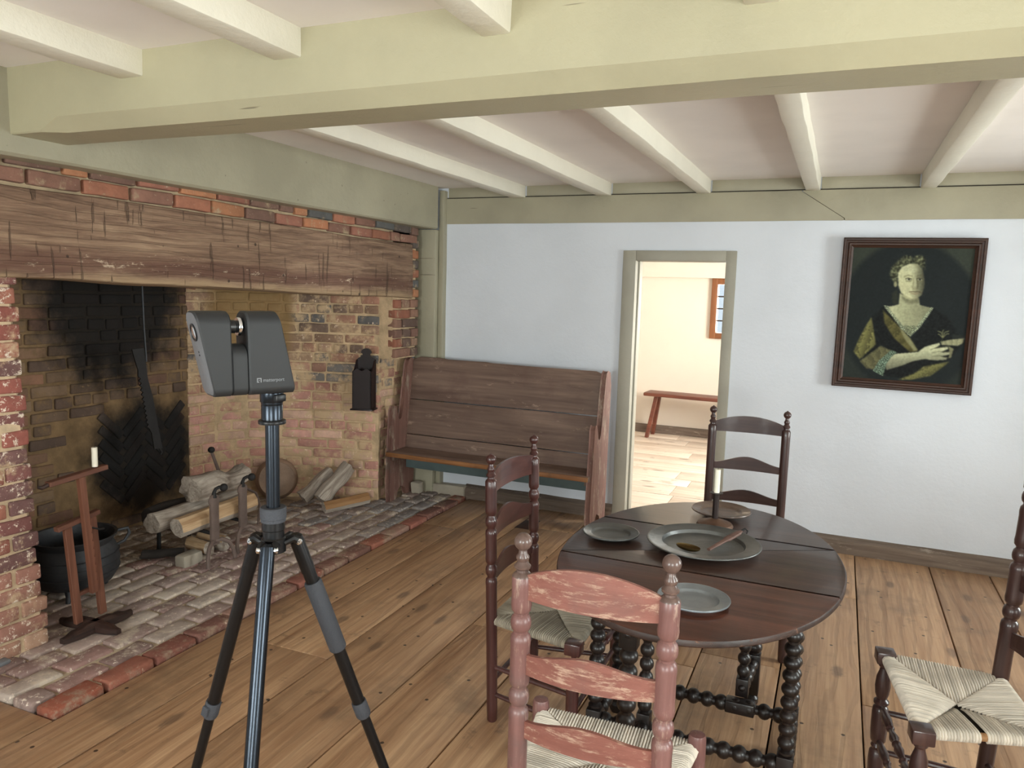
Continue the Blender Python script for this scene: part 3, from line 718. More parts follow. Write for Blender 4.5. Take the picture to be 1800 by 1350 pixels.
def window(axis, plane, out, c, s_, w, h, label):
    global wk; wk += 1
    r = empty('window_%d' % wk, (0, 0, 0), 0, label, 'window', None, 'structure')
    def bx(a0, a1, z0, z1, t0, t1, nm, mat):
        d0, d1 = sorted((plane+out*t0, plane+out*t1)); mb = MB()
        if axis == 'x': mb.box(d0, d1, a0, a1, z0, z1)
        else: mb.box(a0, a1, d0, d1, z0, z1)
        mb.build(nm, mat, r, None, False)
    a0, a1 = c-w/2, c+w/2
    bx(a0, a0+.05, s_, s_+h, .04, .12, 'window_frame', M['white_win']); bx(a1-.05, a1, s_, s_+h, .04, .12, 'window_frame', M['white_win'])
    bx(a0+.05, a1-.05, s_, s_+.05, .04, .12, 'window_frame', M['white_win']); bx(a0+.05, a1-.05, s_+h-.05, s_+h, .04, .12, 'window_frame', M['white_win'])
    for k in (1, 2): bx(a0+w*k/3-.01, a0+w*k/3+.01, s_+.05, s_+h-.05, .06, .1, 'muntin', M['white_win'])
    for k in (1, 2, 3): bx(a0+.05, a1-.05, s_+h*k/4-.01, s_+h*k/4+.01, .065, .095, 'muntin', M['white_win'])
    bx(a0+.05, a1-.05, s_+.05, s_+h-.05, .079, .081, 'pane', M['glass'])
    bx(a0-.04, a1+.04, s_-.04, s_, -.04, .06, 'window_sill', M['white_win'])
for k, (c, s_, w, h) in enumerate(WIN_R): window('x', RX, 1, c, s_, w, h, ['painted window in the right wall near the portrait', 'painted window in the right wall near the camera'][k])
for k, (c, s_, w, h) in enumerate(WIN_F): window('y', FY, -1, c, s_, w, h, ['painted window behind the camera on the fireplace side', 'painted window behind the camera on the right side'][k])

# ---------------- far room through the doorway
FRY = 8.12; FX0, FX1 = -3.2, 1.0
ff = struct('floor_far_room', MB().box(FX0, FX1, BY+T, FRY, -.1, -.028), M['subfloor'], 'sunlit pale plank floor of the room beyond the doorway', 'floor', False)
yy = BY+T; kk = 0
while yy < FRY-.05:
    w = random.uniform(.22, .34); y1 = min(yy+w, FRY); cuts_ = [FX0, random.uniform(-2.2, -.6), FX1]
    if kk == 2: cuts_[1] = -1.05
    for a, b in zip(cuts_, cuts_[1:]):
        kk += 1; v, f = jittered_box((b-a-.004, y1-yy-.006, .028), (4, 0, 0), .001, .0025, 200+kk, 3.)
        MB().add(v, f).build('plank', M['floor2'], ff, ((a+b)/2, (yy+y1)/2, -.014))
    yy = y1
struct('wall_far_back', MB().box(FX0, -1.195, FRY, FRY+.15, -.1, 2.3).box(-.70, FX1, FRY, FRY+.15, -.1, 2.3).box(-1.195, -.70, FRY, FRY+.15, -.1, 1.10).box(-1.195, -.70, FRY, FRY+.15, 1.62, 2.3), M['plaster_warm'], 'cream plaster wall seen through the doorway', 'wall', False)
struct('wall_far_left', MB().box(FX0-.15, FX0, BY+T, FRY+.15, -.1, 2.3), M['plaster_warm'], 'cream plaster side wall of the room beyond, hidden left', 'wall', False)
wr = MB().box(FX1, FX1+.15, BY+T, 5.8, -.1, 2.3).box(FX1, FX1+.15, 7.0, FRY+.15, -.1, 2.3).box(FX1, FX1+.15, 5.8, 7.0, -.1, .75).box(FX1, FX1+.15, 5.8, 7.0, 1.95, 2.3)
struct('wall_far_right', wr, M['plaster_warm'], 'cream plaster wall with the window that lights the far room', 'wall', False)
struct('ceiling_far_room', MB().box(FX0-.15, FX1+.15, BY+T, FRY+.15, 2.19, 2.3), M['ceil'], 'pale ceiling of the room beyond the doorway', 'ceiling', False)
window('x', FX1, 1, 6.4, .75, 1.2, 1.2, 'painted side window of the far room')
o = board('trim_6', M['plaster_warm'], None, FX0, FX1, FRY-.06, FRY+.02, 1.67, 1.83, 301); tag(o, 'cream painted beam high on the far room wall', 'beam', None, 'structure')
o = board('baseboard_far', M['skirting'], None, FX0, FX1, FRY-.05, FRY+.01, -.02, .085, 302); tag(o, 'dark wooden sill along the far room wall', 'baseboard', None, 'structure')
fw = empty('window_far', (0, 0, 0), 0, 'brown wooden casement window on the far room wall', 'window', None, 'structure')
x0, x1, z0, z1 = -1.245, -.65, 1.05, 1.67
for a, b, c, e in ((x0, x0+.06, z0, z1), (x1-.06, x1, z0, z1), (x0+.06, x1-.06, z0, z0+.06), (x0+.06, x1-.06, z1-.06, z1)):
    board('window_frame', M['brownframe'], fw, a, b, FRY-.03, FRY+.09, c, e, 303)
for k in (1, 2): board('muntin', M['black_lead'], fw, x0+.06+k*.158-.011, x0+.06+k*.158+.011, FRY+.03, FRY+.05, z0+.06, z1-.06, 304, 0, .002, (0, 0, 0))
for k in (1, 2, 3): board('muntin', M['black_lead'], fw, x0+.06, x1-.06, FRY+.032, FRY+.048, z0+.06+k*.125-.007, z0+.06+k*.125+.007, 305, 0, .002, (0, 0, 0))
MB().box(x0+.06, x1-.06, FRY+.039, FRY+.041, z0+.06, z1-.06).build('pane', M['glass'], fw, None, False)
# ================================================================ OBJECTS
def ell(a, b, n, c=(0, 0)): return [(c[0]+a*math.cos(2*PI*k/n), c[1]+b*math.sin(2*PI*k/n)) for k in range(n)]
def beads(r, rmin, z0, z1, n, k=6):
    out = []; h = (z1-z0)/n
    for i in range(n):
        for j in range(k):
            t = -1+2*(j+.5)/k; rr = max(rmin, r*math.sqrt(max(0, 1-t*t*.92))); out.append((rr, z0+h*(i+.5+t/2)))
    return out

# ---------------- settle
SX0, SX1, SY0, SY1 = -2.80, -1.325, 4.375, 4.715
st = empty('settle_bench', (0, 0, 0), 0, 'weathered brown wooden settle with high plank back against the white wall', 'bench')
def settle_side(x0, x1, seed):
    z = lambda v: v
    P = [(SY0+.01, HZ-.03), (SY0-.005, .12), (SY0+.01, .36), (SY0+.03, .60), (SY0+.032, .655), (SY0+.05, .682), (SY0+.07, .676), (SY0+.085, .648), (SY0+.10, .60), (SY0+.125, .575), (SY0+.15, .585), (SY0+.165, .62),
         (SY0+.20, .80), (SY0+.225, .95), (SY0+.24, .985), (SY0+.27, 1.0), (SY0+.315, .985), (SY0+.335, .90), (SY0+.33, .40), (SY0+.31, .05), (SY0+.305, HZ-.03), (SY0+.24, HZ-.03), (SY0+.20, .085), (SY0+.14, .11), (SY0+.10, .085), (SY0+.065, HZ-.03)]
    mb = MB(); n = len(P); bev = .006
    rows = []
    cx = sum(p[0] for p in P)/n; cz = sum(p[1] for p in P)/n
    def inset(d):
        out = []
        for i in range(n):
            a = Vector(P[i-1]); b = Vector(P[i]); c = Vector(P[(i+1) % n]); t = ((b-a).normalized()+(c-b).normalized()); t = t.normalized() if t.length > 1e-6 else Vector((1, 0)); out.append((b.x-t.y*d, b.y+t.x*d))
        return out
    I = inset(bev)
    s_ = (x0+x1)/2
    rows = [[(x0, y, zz) for y, zz in I], [(x0+bev, y, zz) for y, zz in P], [(x1-bev, y, zz) for y, zz in P], [(x1, y, zz) for y, zz in I]]
    mb.grid(rows, None, True); mb.f.append(tuple(range(n))); mb.f.append(tuple(range(3*n, 4*n)))
    mb.v = [(x+.004*mnoise.noise(Vector((y*6, zz*6, seed))), y, zz) for x, y, zz in mb.v]
    return mb.build('side_panel', M['settle_side'], st, None, True, 25)
settle_side(SX0, SX0+.032, 1); settle_side(SX1-.034, SX1, 2)
# back planks lean backwards
lean = .10/.62
zb = [.30, .465, .71, 1.005]
for k in range(3):
    z0, z1 = zb[k], zb[k+1]-.003; yb = lambda z: SY0+.20+(z-.37)*lean
    v, f = jittered_box((SX1-SX0-.066, .02, z1-z0), (24, 0, 2), .0016, .002, 400+k, 5.)
    if k == 2:   # worn, slightly uneven top edge with a step
        v = [(x, y, zz+((.008 if x < -.46 else (0.002 if x < -.12 else -.004-.006*(x+.12))) if zz > .1 else 0)+(-.02 if zz > .1 and abs(x) > .695 else 0)) for x, y, zz in v]
    o = MB().add(v, f).build('back_plank', M['settle'], st, ((SX0+SX1)/2, yb((z0+z1)/2)+.012, (z0+z1)/2)); o.rotation_euler = (-math.atan(lean), 0, 0)
v, f = jittered_box((SX1-SX0-.02, .30, .034), (20, 3, 0), .002, .007, 411, 5.)
o = MB().add(v, f).build('seat_board', M['settle'], st, ((SX0+SX1)/2-.004, SY0+.135, .357))
v, f = jittered_box((SX1-SX0-.03, .012, .030), (20, 0, 0), .002, .004, 412, 7.)
MB().add(v, f).build('seat_edge', M['settle_edge'], st, ((SX0+SX1)/2-.004, SY0-.019, .357))
v, f = jittered_box((SX1-SX0-.07, .016, .115), (20, 0, 1), .002, .003, 413, 5.)
MB().add(v, f).build('apron', M['settle_blue'], st, ((SX0+SX1)/2, SY0+.215, .282))
for xx in (SX0+.034, SX1-.054): MB().rbox(xx, xx+.02, SY0+.02, SY0+.24, .308, .339, .003).build('seat_cleat', M['settle'], st)

# ---------------- chairs
def post_profile(H, r, rings, finial='ball', base=.92):
    P = [(r*base*.8, 0), (r*base, .006), (r*.97, .05)]
    for z in rings:
        P += [(r, z-.055), (r*1.05, z-.042), (r*.98, z-.030), (r*.74, z-.0235), (r*.74, z-.019), (r*.95, z-.013), (r*1.04, z-.004), (r*1.04, z+.004), (r*.95, z+.013), (r*.74, z+.019), (r*.74, z+.0235), (r*.98, z+.030), (r*1.05, z+.042), (r, z+.055)]
    t = H-.105
    P += [(r*1.02, t-.03), (r*1.02, t-.006), (r*.86, t), (r*.62, t+.004), (r*.60, t+.009), (r*.82, t+.013), (r*.84, t+.018), (r*.66, t+.022), (r*.52, t+.028), (r*.66, t+.034), (r*.66, t+.039), (r*.44, t+.046), (r*.42, t+.054)]
    bz = t+.054+r*.80; R = r*.90
    P += [(R*math.cos(a), bz+R*math.sin(a)) for a in [math.radians(q) for q in (-58, -40, -20, 0, 20, 40, 60, 76)]]
    P += [(.0035, bz+R*1.0), (.0035, bz+R*1.1), (.001, bz+R*1.16)] if finial == 'ball' else [(.001, bz+R)]
    return P
def slat(mb, A, B, hs, hm, bow, thick=.009, kind='camel', n=22):
    """A,B: bottom end points (on the post axes). hs/hm: height at ends / middle"""
    A = Vector(A); B = Vector(B); rows = []
    for i in range(n+1):
        u = i/n; p = A.lerp(B, u); yb = bow*(1-(2*u-1)**2)
        w = (1-math.cos(2*PI*u))/2
        if kind == 'camel': s_ = w**1.15
        elif kind == 'arch': s_ = math.sin(PI*u)**.75
        else: s_ = math.sin(PI*u)
        h = hs+(hm-hs)*s_; y0 = p.y-yb
        zb_ = p.z-(.006*math.sin(PI*u) if kind == 'lens' else 0)
        rows.append([(p.x, y0-thick/2, zb_), (p.x, y0-thick/2, zb_+h), (p.x, y0+thick/2, zb_+h), (p.x, y0+thick/2, zb_)])
    mb.grid(rows, None, True); mb.f.append((0, 1, 2, 3)); b = n*4; mb.f.append((b+3, b+2, b+1, b)); return mb
def rush(FL, FR, RL, RR, z, sag=.018, rail_r=.014, pitch=.0062, rr=.0034, gap=None):
    """strand geometry for a rush seat with four wrapped sides (local coordinates)"""
    tones = []; mb = MB(); C = (Vector(FL)+Vector(FR)+Vector(RL)+Vector(RR))/4; C.y += .01
    sides = [(FL, FR), (FR, RR), (RR, RL), (RL, FL)]
    for si, (A, B) in enumerate(sides):
        A = Vector(A); B = Vector(B); L = (B-A).length; n = int(L/pitch); d = (B-A).normalized(); inn = (C-(A+B)/2); inn = (inn-d*inn.dot(d)).normalized()
        for k in range(n+1):
            u = (k+.5)/(n+1)
            if gap and si == gap[0] and gap[1] < u < gap[2]: continue
            S = A.lerp(B, u); E = A.lerp(C, 2*u) if u < .5 else B.lerp(C, 2*(1-u))
            depth = (E-S).length; jt = random.uniform(-.0008, .0008)
            pts = []
            for a in (-80, -35, 10, 50):
                ar = math.radians(a); pts.append((S.x-inn.x*rail_r*math.cos(ar), S.y-inn.y*rail_r*math.cos(ar), z+rail_r*math.sin(ar)))
            for q in (.02, .3, .6, .85, 1.0):
                p = S.lerp(E, q); m_ = min(1, depth*q/.17); pts.append((p.x, p.y, z+rail_r-sag*(m_**1.2)+jt-(.004 if q == 1.0 else 0)))
            # strand with a half-round cross section
            rows = []
            for p in pts:
                p = Vector(p); rows.append([p-d*rr-Vector((0, 0, rr*.7)), p-d*rr*.55+Vector((0, 0, rr*.45)), p+Vector((0, 0, rr*.8)), p+d*rr*.55+Vector((0, 0, rr*.45)), p+d*rr-Vector((0, 0, rr*.7))])
            for i in range(4):
                nrm = Vector(pts[i])-Vector((S.x, S.y, z)); nrm = nrm.normalized(); p = Vector(pts[i])
                rows[i] = [p-d*rr-nrm*rr*.7, p-d*rr*.55+nrm*rr*.45, p+nrm*rr*.8, p+d*rr*.55+nrm*rr*.45, p+d*rr-nrm*rr*.7]
            b0 = len(mb.v); mb.grid(rows); tn = random.uniform(.70, 1.0); tones.extend([tn]*(len(mb.v)-b0))
    mb.tones = tones; return mb
def chair(name, label, loc, rz, c):
    r = empty(name, loc, rz, label, 'chair', 'ladder-back chairs around the table')
    rw, fw_, dep, sz, H = c['rw']/2, c['fw']/2, c['dep'], c['sz'], c['H']
    pr = c.get('pr', .019); ln = c.get('lean', .03); wm, sm_ = c['mat'], c['smat']
    yr, yf = -dep/2, dep/2
    ax = lambda s, z: Vector((s*(rw+c.get('splay', 0)*z), yr-ln*(z/H), z))
    for s in (-1, 1):
        mb = MB(); mb.turn(ax(s, 0), ax(s, H), post_profile(H, pr, c['rings'], c.get('fin', 'ball')), 20)
        o = mb.build('rear_post', wm, r)
        if 'kmat' in c:
            me = o.data; me.materials.append(c['kmat'])
            for p in me.polygons:
                if p.center.z > H-.112: p.material_index = 1
    for (z0, hs, hm, kind) in c['slats']:
        a, b = ax(-1, z0), ax(1, z0); slat(MB(), a, b, 0, 0, 0) if False else None
        mb = slat(MB(), a, b, hs, hm, c.get('bow', .02), .009, kind); mb.build('back_slat', sm_, r, None, True, 40)
    # front legs
    for s in (-1, 1):
        x = s*fw_; mb = MB()
        if c['front'] == 'post':
            mb.lathe([(pr*.8, 0), (pr*.92, .006), (pr, .04), (pr*1.02, sz*.5), (pr*1.0, sz+.012), (pr*.98, sz+.028), (pr*.85, sz+.036), (pr*.3, sz+.038)], 18, Matrix.Translation((x, yf, 0)))
            mb.build('front_leg', wm, r)
        elif c['front'] == 'vase':
            t = sz-.016
            prof = [(pr*.8, 0), (pr*.95, .006), (pr*1.05, .03), (pr*1.1, .07), (pr*1.0, .10), (pr*.72, .108), (pr*.9, .118), (pr*.72, .128), (pr*1.0, .136), (pr*1.1, .17), (pr*1.1, t-.165), (pr*1.0, t-.15), (pr*.72, t-.143), (pr*1.0, t-.136), (pr*1.0, t-.128), (pr*.66, t-.12), (pr*.9, t-.105), (pr*1.02, t-.08), (pr*.9, t-.05), (pr*.6, t-.028), (pr*.55, t-.02), (pr*.8, t-.013), (pr*.8, t-.006), (pr*.55, t)]
            mb.lathe(prof, 18, Matrix.Translation((x, yf, 0))); o = mb.build('front_leg', wm, r)
            q = c.get('blk', .024); MB().rbox(x-q, x+q, yf-q, yf+q, sz-.018, sz+.020, .004, 2).build('corner_block', wm, r)
        else:
            t = sz-.016
            prof = [(pr*.8, 0), (pr*.95, .006), (pr*1.05, .03), (pr*1.08, t-.13), (pr*.95, t-.105), (pr*.5, t-.09), (pr*.45, t-.05), (pr*.62, t-.043), (pr*.62, t-.036), (pr*.45, t-.03), (pr*.45, t-.012), (pr*.6, t)]
            mb.lathe(prof, 18, Matrix.Translation((x, yf, 0))); o = mb.build('front_leg', wm, r)
            q = c.get('blk', .024); MB().rbox(x-q, x+q, yf-q, yf+q, sz-.020, sz+.020, .004, 2).build('corner_block', wm, r)
    # seat
    a, b = ax(-1, sz), ax(1, sz)
    e = .006
    FLp, FRp, RLp, RRp = (-fw_+e, yf, sz), (fw_-e, yf, sz), (a.x+e, a.y, sz), (b.x-e, b.y, sz)
    for p, q in ((FLp, FRp), (FRp, RRp), (RRp, RLp), (RLp, FLp)): MB().rod(p, q, .0105, None, 10).build('seat_rail', M['split_tan'] if c.get('gap') else wm, r)
    i2 = .004
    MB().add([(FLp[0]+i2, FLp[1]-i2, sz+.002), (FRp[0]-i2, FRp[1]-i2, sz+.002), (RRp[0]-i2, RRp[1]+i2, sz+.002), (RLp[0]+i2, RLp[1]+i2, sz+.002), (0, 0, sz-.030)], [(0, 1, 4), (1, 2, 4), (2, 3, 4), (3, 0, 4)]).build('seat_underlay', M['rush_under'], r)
    rm = rush(FLp, FRp, RLp, RRp, sz, c.get('sag', .016), .0135, .0076, .0036, c.get('gap')); o = rm.build('rush_seat', c['rush'], r, None, True, 60); o['kind'] = 'stuff'
    ta = o.data.color_attributes.new('tone', 'FLOAT_COLOR', 'POINT'); tv = np.ones((len(rm.tones), 4), np.float32); tv[:, :3] = np.array(rm.tones)[:, None]; ta.data.foreach_set('color', tv.ravel())
    # stretchers
    for (z, rad) in c['side']:
        for s in (-1, 1):
            p = ax(s, z); MB().tube([p, p.lerp(Vector((s*fw_, yf, z)), .5), (s*fw_, yf, z)], [rad*.8, rad, rad*.8], 10).build('stretcher', wm, r)
    for (z, rad) in c['rear']: MB().rod(ax(-1, z), ax(1, z), rad).build('stretcher', wm, r)
    for (z, kind) in c['frnt']:
        L = 2*fw_; mb = MB()
        if kind == 'turned':
            pf = [(.006, 0), (.008, .02), (.012, .05), (.0145, .09), (.011, .12), (.007, .128), (.012, .135), (.007, .142)]
            mid = [(.010, L/2-.05), (.014, L/2-.03), (.009, L/2-.012), (.013, L/2), (.009, L/2+.012), (.014, L/2+.03), (.010, L/2+.05)]
            full = pf + mid + [(a_, L-z_) for a_, z_ in reversed(pf)]
            mb.turn((-fw_, yf, z), (fw_, yf, z), full, 14)
        else: mb.rod((-fw_, yf, z), (fw_, yf, z), .009)
        mb.build('stretcher', wm, r)
    return r
# A: dark chair on the left side of the table, facing +x  (local +y -> world +x: rz=-90deg)
chair('ladder_back_chair', 'dark brown ladder-back chair with ringed posts between the tripod and the table', (-.862, 2.478, 0), -PI/2,
      dict(rw=.392, fw=.52, dep=.31, sz=.365, H=.966, lean=.03, pr=.0195, rings=[.545, .715], mat=M['dark_chair'], smat=M['dark_slat'], rush=M['rush_grey'], bow=.03,
           slats=[(.80, .068, .088, 'arch'), (.642, .045, .085, 'camel'), (.487, .036, .075, 'camel')], front='neck', side=[(.10, .010), (.20, .010)], rear=[(.145, .009)], frnt=[(.22, 'turned'), (.14, 'plain')], blk=.026))
# red chair, nearest, facing +y
chair('ladder_back_chair', 'worn red painted ladder-back chair with its back to the camera', (-.446, 1.650, 0), .045,
      dict(rw=.322, fw=.408, dep=.30, sz=.385, H=.988, lean=.004, pr=.0222, rings=[.597, .770], mat=M['red_chair'], smat=M['red_slat'], kmat=M['red_knob'], rush=M['rush_pale'], bow=.032, fin='plain',
           slats=[(.828, .044, .094, 'arch'), (.655, .046, .072, 'camel'), (.505, .040, .066, 'camel')], front='post', side=[(.09, .010), (.20, .010)], rear=[(.15, .009)], frnt=[(.20, 'plain'), (.12, 'plain')], sag=.02))
# B: behind the table, facing the camera
chair('ladder_back_chair', 'dark ladder-back chair with plain posts behind the table, against the white wall', (-.335, 3.345, 0), PI+.04,
      dict(rw=.318, fw=.42, dep=.31, sz=.42, H=1.018, lean=.03, pr=.0185, rings=[], mat=M['black_chair'], smat=M['black_slat'], rush=M['rush_grey'], bow=.02,
           slats=[(.885, .040, .075, 'arch'), (.712, .030, .062, 'camel'), (.565, .030, .056, 'camel')], front='post', side=[(.10, .010), (.22, .010)], rear=[(.15, .009)], frnt=[(.22, 'plain'), (.13, 'plain')]))
# C: at the right edge, facing -x and slightly towards the camera
chair('ladder_back_chair', 'umber ladder-back chair with torn pale rush seat at the right edge', (.371, 2.312, 0), PI/2+.145,
      dict(rw=.325, fw=.432, dep=.275, sz=.41, H=1.12, lean=.055, pr=.0222, rings=[.62, .79, .96], mat=M['black_chair'], smat=M['black_slat'], rush=M['rush_pale'], bow=.03,
           slats=[(.52, .045, .075, 'camel'), (.69, .045, .08, 'camel'), (.865, .05, .085, 'camel'), (1.0, .05, .08, 'arch')], front='vase', side=[(.10, .010), (.23, .010)], rear=[(.15, .009)], frnt=[(.25, 'turned'), (.14, 'turned')], blk=.027, sag=.028, gap=(3, .465, .52)))

# ---------------- gateleg table
TZ = .70; TC = (-.345, 2.335); TA, TB = .418, .625
tb_ = empty('gateleg_table', (TC[0], TC[1], 0), 0, 'dark oval gateleg table with bobbin-turned black legs and drop leaves', 'table')
ys0, ys1 = 2.162-TC[1], 2.575-TC[1]
def leaf(y0, y1, nm):
    pts = []; N = 160
    def xe(y): return TA*math.sqrt(max(0, 1-(y/TB)**2))
    ya, yb_ = max(y0, -TB), min(y1, TB); n = 40
    ysamp = [ya+(yb_-ya)*(.5-.5*math.cos(PI*i/n)) for i in range(n+1)]
    right = [(xe(y), y) for y in ysamp]; left = [(-xe(y), y) for y in reversed(ysamp)]
    poly = right+left
    q = []
    for p in poly:
        if not q or (Vector(p)-Vector(q[-1])).length > 1e-4: q.append(p)
    if (Vector(q[0])-Vector(q[-1])).length < 1e-4: q.pop()
    n = len(q); cx = 0; cy = (ya+yb_)/2
    def ins(d): 
        out = []
        for i in range(n):
            a = Vector(q[i-1]); b = Vector(q[i]); c = Vector(q[(i+1) % n]); t = ((b-a).normalized()+(c-b).normalized()).normalized(); out.append((b.x-t.y*d, b.y+t.x*d))
        return out
    rows = []
    for d, z in ((.006, TZ-.021), (.0, TZ-.016), (.0, TZ-.006), (.002, TZ-.002), (.006, TZ)):
        rows.append([(x, y, z) for x, y in (ins(d) if d else q)])
    mb = MB(); mb.grid(rows, None, True); mb.f.append(tuple(reversed(range(n)))); mb.f.append(tuple(range(4*n, 5*n)))
    o = mb.build(nm, M['table_red'] if y1 < 0 else M['table'], tb_, None, True, 30)
    me = o.data; me.materials.append(M['table_edge'])
    for p in me.polygons:
        if abs(p.normal.z) < .75 and abs(p.normal.y) < .999 or (abs(p.normal.z) < .75): p.material_index = 1
    return o
leaf(-TB, ys0-.0012, 'drop_leaf'); leaf(ys0+.0012, ys1-.0012, 'centre_board'); leaf(ys1+.0012, TB, 'drop_leaf')
LX0, LX1 = -.64-TC[0], -.055-TC[0]; LY0, LY1 = 2.255-TC[1], 2.535-TC[1]; LR = .0228
def bead_leg(x, y, nm='leg', ztop=TZ-.022, blk=True, r=LR, nb=9, zlow=.16):
    o = None; mb = MB()
    prof = [(r*.8, 0), (r*1.05, .012), (r*1.05, .03), (r*.6, .045)]
    mb.lathe(prof, 16, Matrix.Translation((x, y, 0))); mb.rbox(x-r*1.05, x+r*1.05, y-r*1.05, y+r*1.05, .045, zlow, .003)
    ztb = ztop-.115
    pr_ = [(r*.7, zlow-.002), (r*.95, zlow+.006), (r*.95, zlow+.012), (r*.6, zlow+.016)]+beads(r*1.12, r*.70, zlow+.018, ztb-.012, nb)+[(r*.6, ztb-.010), (r*.95, ztb-.006), (r*.9, ztb)]
    mb.lathe(pr_, 18, Matrix.Translation((x, y, 0)))
    mb.rbox(x-r*1.05, x+r*1.05, y-r*1.05, y+r*1.05, ztb, ztop, .003)
    return mb.build(nm, M['table_leg'], tb_, None, True, 30)
for x in (LX0, LX1):
    for y in (LY0, LY1): bead_leg(x, y)
def bead_bar(p0, p1, r=.0262, nm='stretcher', n=None, block=None):
    p0 = Vector(p0); p1 = Vector(p1); L = (p1-p0).length; n = n or max(3, int(L/.046)); mb = MB()
    mb.turn(p0, p1, [(r*.6, 0)]+beads(r, r*.6, .012, L-.012, n)+[(r*.6, L)], 16)
    if block is not None:
        q = p0.lerp(p1, block); d = (p1-p0).normalized(); ax_ = abs(d.x) > abs(d.y); hx, hy = (.048, .024) if ax_ else (.024, .048)
        mb.rbox(q.x-hx, q.x+hx, q.y-hy, q.y+hy, q.z-.021, q.z+.021, .005)
    return mb.build(nm, M['table_leg'], tb_, None, True, 30)
ZS = .125
GPX0, GPX1 = -.47-TC[0], -.215-TC[0]     # pivots of the front and rear gates
bead_bar((LX0, LY0, ZS), (LX1, LY0, ZS), block=(GPX0-LX0)/(LX1-LX0)); bead_bar((LX0, LY1, ZS), (LX1, LY1, ZS), block=(GPX1-LX0)/(LX1-LX0))
bead_bar((LX0, LY0, ZS), (LX0, LY1, ZS)); bead_bar((LX1, LY0, ZS), (LX1, LY1, ZS))
for (a, b, c, d_) in ((LX0, LX1, LY0-.012, LY0+.012), (LX0, LX1, LY1-.012, LY1+.012), (LX0-.012, LX0+.012, LY0, LY1), (LX1-.012, LX1+.012, LY0, LY1)):
    MB().rbox(a, b, c, d_, TZ-.125, TZ-.022, .003).build('apron', M['table_leg'], tb_)
# gates: pivot post, swung-out leg, two bars
def gate(px, py, gx, gy, nm):
    g = Vector((gx-px, gy-py, 0)); g = g.normalized()
    mb = MB(); r = .021
    mb.rbox(px-r, px+r, py-r, py+r, ZS+.021, ZS+.085, .004); mb.lathe([(r*.6, ZS+.08)]+beads(r*1.05, r*.6, ZS+.085, TZ-.22, 6)+[(r*.6, TZ-.22)], 16, Matrix.Translation((px, py, 0))); mb.rbox(px-r, px+r, py-r, py+r, TZ-.22, TZ-.126, .004)
    mb.build('gate_post', M['table_leg'], tb_, None, True, 30)
    # boss on the pivot block
    MB().lathe([(.012, 0), (.010, .004), (.004, .008)], 12, Matrix.Translation((px, py-r, ZS+.055)) @ Matrix.Rotation(PI/2, 4, 'X')).build('boss', M['table_leg'], tb_)
    mb = MB(); r = .0235
    mb.lathe([(r*.8, 0), (r*1.05, .012), (r*1.05, .03), (r*.6, .045)], 16, Matrix.Translation((gx, gy, 0))); mb.rbox(gx-r, gx+r, gy-r, gy+r, .045, .20, .004)
    mb.lathe([(r*.7, .198)]+beads(r*1.15, r*.62, .20, TZ-.17, 7)+[(r*.7, TZ-.168)], 18, Matrix.Translation((gx, gy, 0)))
    mb.rbox(gx-r*1.1, gx+r*1.1, gy-r*.9, gy+r*.9, TZ-.17, TZ-.0215, .006)
    mb.build('gate_leg', M['table_leg'], tb_, None, True, 30)
    MB().lathe([(.013, 0), (.013, .002), (.009, .002), (.009, .006), (.003, .009)], 14, Matrix.Translation((gx, gy-r*.9, TZ-.125)) @ Matrix.Rotation(PI/2, 4, 'X')).build('boss', M['table_leg'], tb_)
    bead_bar((px, py, ZS+.045), (gx, gy, ZS+.045), .022, 'gate_bar')
    a = Vector((px, py, TZ-.17)); b = Vector((gx, gy, TZ-.17)); d = (b-a); L = d.length
    MB().rbox(0, L, -.008, .008, -.022, .022, .003, 2, Matrix.Translation(a) @ Matrix.Rotation(math.atan2(d.y, d.x), 4, 'Z')).build('gate_rail', M['table_leg'], tb_)
gate(GPX0, LY0-.04, -.468-TC[0], 1.965-TC[1], 'front'); gate(GPX1, LY1+.04, -.20-TC[0], 2.80-TC[1], 'rear')

# ---------------- pewter and things on the table
def plate(name, label, cx, cy, R, mat, well=.66, rim_h=.016, group=None, cat='plate'):
    w = R*well
    P = [(R*.001, .0045), (w*.6, .0045), (w*.93, .005), (w, .008), (w*1.04, rim_h-.004), (w*1.08, rim_h-.002), (R*.95, rim_h+.001), (R*.965, rim_h+.0025), (R*.995, rim_h+.002), (R, rim_h), (R*.985, rim_h-.003), (w*1.1, rim_h-.0055), (w*1.02, .004), (w*.95, .0005), (w*.5, 0), (R*.001, 0)]
    o = MB().lathe(P, 56, None, False).build(name, mat, None, (cx, cy, TZ+.0006), True, 40)
    return tag(o, label, cat, group)
plate('pewter_plate', 'small grey pewter plate near the left edge of the table', -.643, 2.367, .093, M['pewter'], group='plates on the table')
plate('pewter_plate', 'bluish pewter plate at the front of the table behind the red chair post', -.298, 1.94, .094, M['pewter_blue'], group='plates on the table')
plate('brown_plate', 'brown plate at the back of the table behind the candlestick', -.352, 2.815, .107, M['treen'], group='plates on the table')
plate('pewter_charger', 'large round pewter charger holding the wooden ladle in the middle of the table', -.348, 2.398, .178, M['pewter'], .70, .022, cat='platter')
